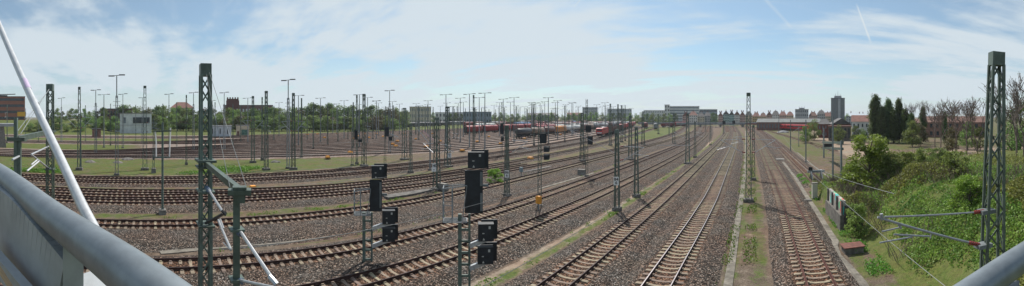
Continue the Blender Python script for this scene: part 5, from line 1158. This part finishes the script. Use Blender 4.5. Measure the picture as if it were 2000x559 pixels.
for px in list(range(846, 1330, 11)) + [1385, 1392, 1399, 1640, 1655, 1700, 1720, 1850, 1900, 1950, 1985]:
    D = rr.uniform(470, 540); p = at(px, D, BZ); h = zat(rr.uniform(218, 223), D); k_ = rr.choice([0, 2, 4]); TI.append((px, k_, KT[k_].put(p, rr.random() * 6, None, 'far trees on the horizon', h / 14)))
TLM = [(50, 110, 'left of the slanted tube'), (110, 150, 'left of the brown hut'), (150, 190, 'behind the brown hut'), (190, 240, 'left of the signal box'), (240, 300, 'behind the signal box'), (300, 345, 'left of the red-roofed house'), (345, 395, 'right of the red-roofed house'), (395, 440, 'left of the brick tower'), (440, 490, 'before the brick tower'), (490, 540, 'before the long shed'), (540, 585, 'right of the long shed'), (585, 630, 'left of the brick villa'), (630, 665, 'before the brick villa'), (665, 710, 'right of the brick villa'), (710, 760, 'left of the dark rake'), (760, 830, 'before the grey factory'), (830, 960, 'over the red hoppers'), (960, 1100, 'over the tank wagons'), (1100, 1240, 'by the two pale blocks'), (1240, 1330, 'by the white blocks'), (1330, 1460, 'by the town houses'), (1460, 2100, 'beyond the brick works')]
for a, b_, w_ in TLM:
    for gname in sorted(set(i[2]['group'] for i in TI)):
        for kk in range(5):
            L_ = sorted([i for i in TI if a <= i[0] < b_ and i[1] == kk and i[2]['group'] == gname], key=lambda i: i[0]); kind_ = {'trees of the row behind the yard': 'tall tree', 'low trees of the belt behind the yard': 'low bushy tree', 'shrubby trees on the rise at far left': 'shrubby tree on the rise', 'far trees on the horizon': 'far tree'}[gname]
            for n_, i in enumerate(L_): i[2]['label'] = '%s%s %s %s' % ('' if len(L_) == 1 else ORD[min(n_, 9)] + ', ', KTN[kk], kind_, w_)
# poplars and others at the right
for k_, (px, yt, yb, wd, lab) in enumerate([(1709, 183, 277, 1.25, 'broadest dark poplar, left end of the poplar group'), (1735, 190, 277, 1.0, 'second dark poplar from the left'), (1756, 190, 277, .95, 'third dark poplar from the left, slightly leaning crown'), (1803, 206, 276, .85, 'dark poplar standing alone among the bare trees'), (1845, 216, 277, .8, 'short dark poplar before the brick works'), (1768, 210, 278, 1.1, 'dense dark tree joining the poplar group on its right'), (1780, 220, 279, 1.4, 'low dark bushy tree right of the poplar group'), (1722, 205, 278, 1.1, 'lower dark poplar between the first two'), (1745, 212, 278, 1.2, 'lower dark poplar between the second and third')]):
    D = 6750 / (yb - HZ) * 1.02; p = at(px, D, BZ); h = zat(yt, D) - BZ; KP[k_ % 2].put(p, k_ * 1.3, lab, 'dark poplars beyond the meadow', (wd * h / 19, wd * h / 19, h / 17))
for px, yt, D, k_, lab in [(1672, 245, 140, 1, 'small bright shrub before the white house'), (1684, 250, 140, 0, 'small round shrub at the foot of the broadest poplar'), (1590, 232, 155, 0, 'leafy shrub tree at the right end of the long brick hall'), (1637, 243, 132, 0, 'shrub in front of the brick house'), (1572, 246, 135, 2, 'low bush right of the red train'), (1782, 236, 120, 2, 'olive bushy tree at the meadow edge'), (1797, 240, 125, 3, 'brownish bushy tree before the brick works'), (1890, 238, 110, 2, 'green bushy tree before the brick works, right part'), (1975, 236, 80, 0, 'green bushy tree right of the biggest mast'), (1993, 200, 95, 4, 'dark tall tree at the far right edge'), (1915, 248, 105, 1, 'yellow-green bush left of the biggest mast'), (1860, 247, 100, 3, 'brownish bush in front of the brick works')]:
    p = at(px, D, BZ); p.z = gz(p); h = zat(yt, D) - p.z; KT[k_].put(p, rr.random() * 6, lab, 'bushes and trees around the meadow', (h / 14 * 1.05,) * 2 + (h / 14,))
# bare trees
def bare(h, seed, spread=.5):
    rr_ = random.Random(seed); r = tag(empty('bare_tree'), 'x', 'tree'); mb = MB(); tb = MB(); tips = []
    def br(p, d, L_, rad, lev):
        q_ = p + d * L_; mid_ = p.lerp(q_, .5) + Vector((rr_.uniform(-1, 1), rr_.uniform(-1, 1), rr_.uniform(0, 1))) * L_ * .06
        (mb if lev < 2 else tb).tube([p, mid_, q_], [rad, rad * .85, rad * .62], 5 if lev < 3 else 3, caps=False)
        if lev >= 5: tips.append(tuple(q_)); return
        for _ in range(3 if lev < 4 else 2):
            nd_ = (d + Vector((rr_.uniform(-1, 1), rr_.uniform(-1, 1), rr_.uniform(-.25, .7))) * spread * 1.15).normalized(); br(p.lerp(q_, rr_.uniform(.55, 1)), nd_, L_ * rr_.uniform(.6, .86), max(rad * .6, .018), lev + 1)
    br(Vector((0, 0, -.4)), Vector((0, 0, 1)), h * .24, h * .008, 0)
    mb.build('trunk', M_BARKB, r); tb.build('branches', M_BARKB, r); T_ = np.array(tips); T_ = T_[RNG.random(len(T_)) < .3]; leafs('young_leaves', T_, .14, M_LEAFO, r)
    return r
KB = [Kind(bare(10, s, .55)) for s in (3, 8, 21)]
for k_, (px, yt, D, wd, lab) in enumerate([(1783, 193, 135, 1.1, 'bare crowned tree between the poplars'), (1826, 196, 118, 1.1, 'bare tree left of the short dark poplar'), (1848, 192, 105, 1.2, 'tall bare tree before the brick works'), (1868, 190, 98, 1.2, 'widest bare tree before the brick works'), (1888, 188, 88, 1.2, 'bare tree second to the left of the biggest mast'), (1908, 186, 80, 1.1, 'bare tree just left of the biggest mast'), (1838, 205, 90, 1., 'small bare tree low before the brick works'), (1985, 150, 58, 1.25, 'large bare tree right of the biggest mast'), (1999, 140, 52, 1.1, 'bare tree cut by the right edge of the view'), (1962, 205, 75, 1.0, 'small bare tree close right of the biggest mast')]):
    p = at(px, D, BZ); p.z = gz(p); h = zat(yt, D) - p.z; KB[k_ % 3].put(p, k_ * 2.1, lab, 'bare spring trees at the right', (wd * h / 6.6, wd * h / 6.6, h / 6.2))
# the bank: bramble thicket as ground cover, then the shrubs one can tell apart
def noise_pts(n, x0, x1, y0, y1): return RNG.uniform(x0, x1, n), RNG.uniform(y0, y1, n)
def zg(x, y): return zones(x[None, :], y[None, :])[0][0]
x, y = noise_pts(330000, 8.2, 34, 8, 60); D_ = np.hypot(x, y)
v1 = vnoise(x, y, 2.1, 21); v2 = vnoise(x, y, .7, 22); v3 = vnoise(x, y, 5.5, 23)
lower = ss(8.2, 11.5, x); cover = np.clip((v1 * .45 + v2 * .3 + v3 * .5) + lower * .3 - .16, 0, 1); wl = (y > 28.5) & (x < 10.5) & (y < 33)
keep = (RNG.random(len(x)) < ss(.40, .74, cover) * np.clip(26 / D_, .25, 1.0)) & ~wl & (bank(x, y) > .25)
# open grass to the far right
keep &= ~((x > 24) & (RNG.random(len(x)) < .8))
x, y, cover, v1, v2, v3 = [a[keep] for a in (x, y, cover, v1, v2, v3)]
hh = (.10 + 1.7 * np.clip(v1 * .55 + v3 * .6 - .28, 0, 1) * (.6 + .8 * v2)) * RNG.random(len(x)) ** .55
z = zg(x, y) + hh; P_ = np.stack([x, y, z], 1)
tagm = v3 + v2 * .25; sel = tagm > .62
D_ = np.hypot(x, y)
o = leafs('bramble_thicket', P_[sel], .2, M_LEAFM); tag(o, 'tangle of brambles and leafy shoots covering the green bank', 'undergrowth', kind='stuff')
o = leafs('ivy_ground_cover', P_[~sel], .17, mat('foliage_herb', (0.085, 0.15, 0.025), 0.6, 0, 0.3, 0.6, col2=(0.24, 0.31, 0.06), island=0.7, trans=0.45)); tag(o, 'lighter green herbs and grass tufts between the brambles on the bank', 'undergrowth', kind='stuff')
# dry stems among them
mb = MB(); r2 = random.Random(3)
for i in range(7000):
    xx, yy = r2.uniform(9, 26), r2.uniform(14, 57)
    if yy < 22: continue
    if vnoise(np.array([xx]), np.array([yy]), 4.2, 31)[0] < .46: continue
    zz = float(bank(np.array([[xx]]), np.array([[yy]]))[0, 0]) + BZ; a = r2.uniform(0, 6.28); L_ = r2.uniform(.5, 1.5); p = Vector((xx, yy, zz)); q_ = p + Vector((math.cos(a) * L_ * .6, math.sin(a) * L_ * .6, L_ * .9)); mb.beam(p, q_, .02, .02)
tag(mb.build('dry_stems', M_TWIG, None), 'dry brown stems standing among the brambles on the bank', 'undergrowth', kind='stuff')
# grass tufts everywhere near
def tufts(name, lab, x0, x1, y0, y1, n, hgt, m_, fn, size=.12):
    x, y = noise_pts(n, x0, x1, y0, y1); zz, b_, g_, p_, yd_ = zones(x[None, :], y[None, :]); k_ = (fn(x, y, b_[0], g_[0]) > RNG.random(n)); x, y, zz = x[k_], y[k_], zz[0][k_]
    if len(x): tag(leafs(name, np.stack([x, y, zz + RNG.random(len(x)) * hgt], 1), size, m_), lab, 'weeds', kind='stuff')
M_WEED = mat('weeds_bright', (0.09, 0.2, 0.02), 0.6, 0, 0.3, 1.2, col2=(0.16, 0.3, 0.04), island=.5, trans=.4)
tufts('verge_weeds', 'bright green weeds beside the track ballast in the verge', -3.4, 2.2, 17, 140, 60000, .28, M_WEED, lambda x, y, b_, g_: ((np.abs(x - TR['R'](y) + 3.95) < .5) * .7 + (np.abs(x - TR['A'](y) - 3.3) < .35) * .6) * ss(.45, .7, vnoise(x, y, 1.8, 41)) * ss(120, 40, y), .16)
tufts('path_weeds', 'low green weeds between the concrete duct and the foot of the bank', 5.5, 8.6, 17, 60, 30000, .25, M_WEED, lambda x, y, b_, g_: ss(.5, .75, vnoise(x, y, 1.3, 42)) * (x > TR['R'](y) + 3.1) * .8, .14)
tufts('strip_weeds', 'scattered weeds along the sandy strip and ballast edges at left', -36, -11, 0, 70, 160000, .22, M_WEED, lambda x, y, b_, g_: (g_ > .25) * ss(.7, .82, vnoise(x, y, .9, 43)) * .7, .16)
tufts('grass_strip_tufts', 'long fresh grass along the strip in front of the yard', -80, -62, -30, 40, 60000, .35, M_WEED, lambda x, y, b_, g_: (g_ > .3) * ss(.5, .7, vnoise(x, y * .4, 3.2, 44)) * ss(-72, -66, x) * .8, .3)
# individual shrubs
p = at(1697, 41.5, 0); p.z = gz(p) - .1
ms = tree('leafy_shrub', 4.6, 1.9, .5, M_LEAFB, .18, 1000, 110, 77, 'bush'); tag(ms, 'tall bright yellow-green maple shrub on the top left of the bank', 'shrub'); ms.location = p; ms.scale = (1.75, 1.75, (zat(266, 41.5) - p.z) / 4.5)
for k_, (px, yt, D, sc, kk, lab) in enumerate([(1740, 303, 40, 1.1, 2, 'ragged shrub right of the maple shrub'), (1768, 298, 41, 1.2, 1, 'tall ragged shrub on the crest, second right of the maple shrub'), (1835, 292, 40, 1.1, 2, 'ragged dull green shrub right of the dense crest shrub'), (1868, 298, 34, 1.3, 1, 'wide shrub on the crest near the biggest mast'), (1893, 345, 26, 1.3, 0, 'fresh ragged shrub left of the biggest mast'),  (1672, 400, 30.5, .8, 1, 'dark shrub hanging over the rubble end of the graffiti wall'), (1662, 318, 44, 1.0, 0, 'green shrub spreading left of the maple shrub, above the graffiti wall'), (1806, 292, 44, 1.3, 1, 'dense shrub on the crest of the bank, middle'), (967, 331, 54.5, 1.25, 0, 'leafy green bush standing alone between the left tracks')]):
    p = at(px, D, 0); p.z = gz(p) - .15; s_ = (zat(yt, D) - p.z) / 2.9; s_ = max(.35, min(s_, 1.6)); KS[kk].put(p, k_ * 1.7, lab, 'shrubs on and near the bank', (s_ * sc * 1.1, s_ * sc * 1.1, s_))
for K in KT + KP + KS + KB: K.done()
for o in bpy.data.objects:
    if o.parent is None and o.name.startswith('leafy_shrub'): o['category'] = 'shrub'

# ------------------------------------------------------------------ things on the ground
# graffiti wall at the foot of the bank
gw = tag(empty('retaining_wall', (7.75, 33.8, BZ)), 'old concrete retaining wall with colourful graffiti at the left foot of the bank', 'wall')
mb = MB(); mb.box((0, 0, .55), (.35, 6, 1.5)); mb.build('lower_wall', M_CONCD, gw)
wm = bpy.data.materials.new('graffiti_wall'); wm.use_nodes = True; t = wm.node_tree; b = t.nodes['Principled BSDF']; b.inputs['Roughness'].default_value = .9
tcn = t.nodes.new('ShaderNodeTexCoord'); mp = t.nodes.new('ShaderNodeMapping'); mp.inputs['Scale'].default_value = (1, .9, .5); t.links.new(tcn.outputs['Object'], mp.inputs[0]); vn = t.nodes.new('ShaderNodeTexVoronoi'); vn.inputs['Scale'].default_value = 1.8; t.links.new(mp.outputs[0], vn.inputs['Vector'])
sp2 = t.nodes.new('ShaderNodeSeparateColor'); t.links.new(vn.outputs['Color'], sp2.inputs[0]); rp = t.nodes.new('ShaderNodeValToRGB'); rp.color_ramp.interpolation = 'CONSTANT'; t.links.new(sp2.outputs[0], rp.inputs[0])
cols_ = [(0, (.28, .25, .22)), (.3, (.08, .42, .38)), (.48, (.5, .08, .07)), (.6, (.3, .28, .25)), (.75, (.12, .4, .2)), (.88, (.55, .5, .45))]
while len(rp.color_ramp.elements) < len(cols_): rp.color_ramp.elements.new(.5)
for e, (pp, cc) in zip(rp.color_ramp.elements, cols_): e.position = pp; e.color = (*cc, 1)
t.links.new(rp.outputs[0], b.inputs['Base Color'])
mb = MB(); mb.box((.22, 0, 1.8), (.25, 5.8, 1.3)); mb.build('graffiti_face', wm, gw)
for i in range(4): MB().box((.06, -2.8 + i * 1.85, 1.82), (.22, .18, 1.34)).build('pilaster', M_CONCD, gw)
MB().box((.9, -3.0, .9), (1.8, .5, 2.3), taper=.75).build('end_face', mat('dark_rubble', (.07, .06, .055), .95, 0, .6, 2.5, .8), gw)
# rusty manhole box, cabinet, slab
p = G(1665, 492, BZ); r = tag(empty('inspection_pit', p, R(4)), 'rust-brown steel cover on a low pit beside the kinked duct', 'pit cover'); MB().box((0, 0, .2), (1.35, .95, .42)).build('pit_wall', M_CONCD, r); MB().box((0, 0, .46), (1.55, 1.1, .06)).build('cover', mat('rust_brown_steel', (.16, .06, .045), .75, .2, .3, 3), r)
p = G(1591, 388, BZ); r = tag(empty('switch_cabinet', p, R(8)), 'pale beige switch cabinet standing by the duct, left of the graffiti wall', 'cabinet'); MB().box((0, 0, .9), (.62, .4, 1.7)).build('cabinet_body', mat('beige_cabinet', (.5, .48, .4), .6, 0, .08, 2), r); MB().box((0, 0, 1.8), (.68, .46, .08)).build('lid', M_CONC, r)
for px, y, w_, d_, lab in ((1605, 383, 1.2, 1.0, 'flat concrete slab beside the pale cabinet'), (1578, 393, .8, .7, 'small dark pit cover left of the pale cabinet'), (1526, 312, 2.6, 2.2, 'pale slab at the head of the kinked duct')):
    p = G(px, y, BZ); tag(MB().box((0, 0, .06), (w_, d_, .22)).build('concrete_slab', M_CONC if 'dark' not in lab else M_CONCD, None, loc=p), lab, 'slab')
# buffer stop and its sign
p = G(1594, 352, BZ); r = tag(empty('buffer_stop', p), 'steel buffer stop at the end of the red-brown siding', 'buffer stop')
mb = MB()
for s in (-1, 1): mb.beam((s * .75, .0, 0), (s * .75, 0, 1.5), .16, .2); mb.beam((s * .75, -1.6, .1), (s * .75, 0, 1.4), .14, .16); mb.beam((s * .75, 1.2, .1), (s * .75, 0, 1.3), .12, .14)
mb.beam((-1.3, .1, 1.3), (1.3, .1, 1.3), .3, .35); mb.build('frame', M_MASTG, r)
for s in (-1, 1): MB().tube([(s * .87, .2, 1.3), (s * .87, .6, 1.3)], .2, 8).build('buffer', M_ALU, r)
p = G(1583, 353, BZ); r = tag(empty('stop_sign_post', p), 'dark square sign on a short post beside the buffer stop', 'sign'); MB().tube([(0, 0, 0), (0, 0, 1.7)], .04, 6).build('post', M_MASTG, r); MB().box((0, 0, 1.75), (.6, .06, .5)).build('board', M_BLACK, r)
# orange point machines, grey boxes
KO = None
r = tag(empty('point_machine'), 'x', 'point machine'); MB().box((0, 0, .3), (.75, .9, .34), taper=.85).build('housing', M_ORANGE, r); MB().box((0, 0, .06), (.9, 1.1, .14)).build('bed_plate', M_DARK, r); KO = Kind(r)
olist = [(494, 370, 'between the drop post and the smaller signal'), (640, 310, None), (620, 263, None), (634, 270, None), (700, 267, None), (720, 270, None), (735, 262, None), (767, 283, None), (773, 287, None), (776, 277, None), (812, 273, None), (833, 288, None), (903, 296, None), (932, 278, None), (978, 282, None), (684, 300, None), (712, 262, None), (748, 268, None), (658, 262, None), (690, 272, None), (860, 277, None), (1024, 272, None), (1095, 264, None), (955, 268, None), (1036, 312, 'at the foot of the third track group'), (610, 258, None), (600, 264, None), (790, 262, None), (820, 259, None), (845, 262, None)]
OM = []
for px, y, lab in olist:
    p = G(px, y, -.3); OM.append((px, None if not lab else 1, KO.put(p, rr.uniform(0, 3), 'orange point machine box ' + (lab or ''), 'orange point machines', 1.0 if p.length < 80 else 1.25)))
autolabel(OM, 'orange point machine', 'orange point machines', [(590, 650, 'at the dense yard\'s left end'), (650, 705, 'by the far signal'), (705, 745, 'right of the far signal'), (745, 780, 'behind the smaller signal'), (780, 850, 'between the two signals, far back'), (850, 920, 'just left of the larger signal head'), (920, 990, 'right of the larger signal head'), (990, 1200, 'below the tank wagons')])
for px, y, lab in ((1018, 345, 'grey-blue relay box on a post right of the leafy bush'), (1052, 412, 'orange box at the foot of the slim three-box signal')):
    p = G(px, y, BZ); r = tag(empty('track_side_box', p), lab, 'box'); MB().tube([(0, 0, 0), (0, 0, .8)], .06, 6).build('post', M_MASTG, r); MB().box((0, 0, 1.1), (.5, .35, .75)).build('housing', M_ORANGE if 'orange' in lab else mat('relay_grey', (.22, .27, .29), .6), r)
for px, y, w_, lab in ((1136, 342, 1.2, 'pale concrete block beside the tall thin signal mast'), (865, 372, 1.4, 'grey cabinet pair beside the 140 mast')):
    p = G(px, y, BZ); tag(MB().box((0, 0, .45), (w_, .7, .9), taper=.96).build('concrete_block', M_CONC, None, loc=p), lab, 'block')
# boarded walkways
for pts, lab in (([(752, 385), (800, 378), (850, 367), (866, 363)], 'grey concrete plank walkway left of the 140 mast'), ([(1018, 336), (1045, 331), (1072, 325)], 'grey concrete plank walkway right of the relay box')):
    tag(px_ribbon('walkway', pts, 1.5, M_CONCD, z=-.3, th=.08), lab, 'walkway')
# small heaps
for px, y, s_, m_, lab in ((250, 312, 1.6, M_CONCD, 'heap of old stones in the green strip, right one'), (176, 317, 1.3, M_CONCD, 'heap of old stones in the green strip, left one'), (230, 318, 1.2, M_CONCD, 'low stone heap beside the tallest left lamp mast'), (1530, 259, 4.2, mat('gravel_grey', (.16, .16, .17), .9, 0, .3, 2), 'cone of grey gravel at the far end of the curved siding'), (538, 317, 1.2, M_CONCD, 'small rubble heap in the strip left of the central lamp mast')):
    p = G(px, y, BZ); mb = MB(); r3 = random.Random(int(px)); n_ = 9
    mb.lathe((0, 0, 0), [(s_, -.1), (s_ * .75, .22 * s_ * .6), (s_ * .4, .42 * s_ * .6), (.05, .55 * s_ * .6)], 11); mb.v = [(a + r3.uniform(-.12, .12) * s_, b_ + r3.uniform(-.12, .12) * s_, c + r3.uniform(-.03, .03) * s_) for a, b_, c in mb.v]
    tag(mb.build('rubble_heap', m_, None, loc=p), lab, 'heap')
# parked cars by the signal box
def car(c, px, D, lab, rz):
    p = at(px, D, BZ); r = tag(empty('parked_car', p, rz), lab, 'car'); prof = [(-2.1, .35), (2.1, .35), (2.15, .8), (1.3, .95), (.7, 1.45), (-1.2, 1.5), (-1.9, 1.0), (-2.15, .9)]; mb = MB(); xtr(mb, [(x_, z_) for x_, z_ in prof], -.85, .85); mb.build('body', c, r)
    for yy in (-.86, .86): MB().box((-.2, yy, 1.2), (1.7, .04, .35)).build('side_window', M_BLACK, r)
    for xx in (-1.3, 1.3):
        for yy in (-.75, .75): MB().tube([(xx, yy - .1, .32), (xx, yy + .1, .32)], .32, 10).build('wheel', M_BLACK, r)
car(mat('car_black', (.02, .022, .03), .3), 213, 236, 'black parked car left of the signal box', -AZ(213)); car(mat('car_silver', (.35, .38, .4), .3, .5), 231, 228, 'silver parked car right beside the signal box', -AZ(233))
# overhead wires near the camera
def wire(name, pts, lab, r_=.009):
    tag(MB().tube(pts, r_, 4, caps=False).build(name, M_WIRE), lab, 'wire')
def span(x, y0, y1, z, n=12, sag=0): return [Vector((x, y0 + (y1 - y0) * i / n, z - sag * math.sin(math.pi * i / n))) for i in range(n + 1)]
wire('contact_wire', span(3.9, 4, 300, 5.5, 20), 'contact wire above the rusty single track', .008); wire('catenary_wire', span(3.9, 9.7, 42, 6.9, 14, .9) + span(3.9, 42, 100, 6.9, 14, 1.0)[1:], 'sagging catenary wire above the rusty single track', .008)
for kx, lab in (('C', 'first track left of the sandy strip'), ('D', 'track nearest the concrete duct at left'), ('E', 'track with the widest ballast shoulder'), ('G', 'upper of the three packed tracks'), ('A', 'shiny-railed track'), ('B', 'pale sleepered track right of the sandy strip')):
    f = TR[kx]; wire('contact_wire', [Vector((float(f(y_)), y_, 5.5)) for y_ in np.linspace(2, 300, 24)], 'contact wire above the ' + lab, .008)

# far cantilever booms in bright metal over the yard
for k_, (a, b_, D, lab) in enumerate([((756, 259), (778, 268), 100, 'bright slanting tube left of the far signal masts'), ((812, 248), (838, 280), 95, 'long bright slanting tube over the yard, left one'), ((826, 256), (850, 277), 92, 'pinkish slanting tube over the yard, right one'), ((1095, 244), (1203, 300), 60, 'long thin slanting tube crossing the view left of the 84 6 mast'), ((1282, 284), (1350, 284), 60, 'thin level tube beside the stout lattice mast')]):
    tag(MB().tube([pt(*a, D), pt(*b_, D)], .1 if D > 80 else .035, 6).build('catenary_boom', M_ALU if 'pink' not in lab else mat('pink_tube', (.75, .45, .5), .5)), lab, 'tube')
# pale abutment of the neighbouring bridge at the far left
ab = tag(empty('bridge_abutment', at(6, 120, BZ), -AZ(6)), 'pale concrete bridge abutment at the left edge behind the tracks', 'abutment'); MB().box((-6, 0, 3.2), (14, 6, 6.5), taper=.9).build('abutment_wall', M_CONC, ab); MB().box((-5, 0, 6.9), (18, 7, .9)).build('deck_edge', Wg, ab)
# ------------------------------------------------------------------ haze
hm = bpy.data.materials.new('haze'); hm.use_nodes = True; t = hm.node_tree; t.nodes.clear(); pv = t.nodes.new('ShaderNodeVolumePrincipled'); pv.inputs['Color'].default_value = (.86, .92, 1.0, 1); pv.inputs['Density'].default_value = .00012; pv.inputs['Anisotropy'].default_value = .2
oo = t.nodes.new('ShaderNodeOutputMaterial'); t.links.new(pv.outputs[0], oo.inputs['Volume'])
mb = MB(); mb.v = [(x, y, z) for z in (-3.0, 70.0) for x, y in ((-7000, -5000), (6000, -5000), (6000, 8000), (-7000, 8000))]; mb.f = [(3, 2, 1, 0), (4, 5, 6, 7), (0, 1, 5, 4), (1, 2, 6, 5), (2, 3, 7, 6), (3, 0, 4, 7)]
tag(mb.build('haze', hm), kind='stuff')
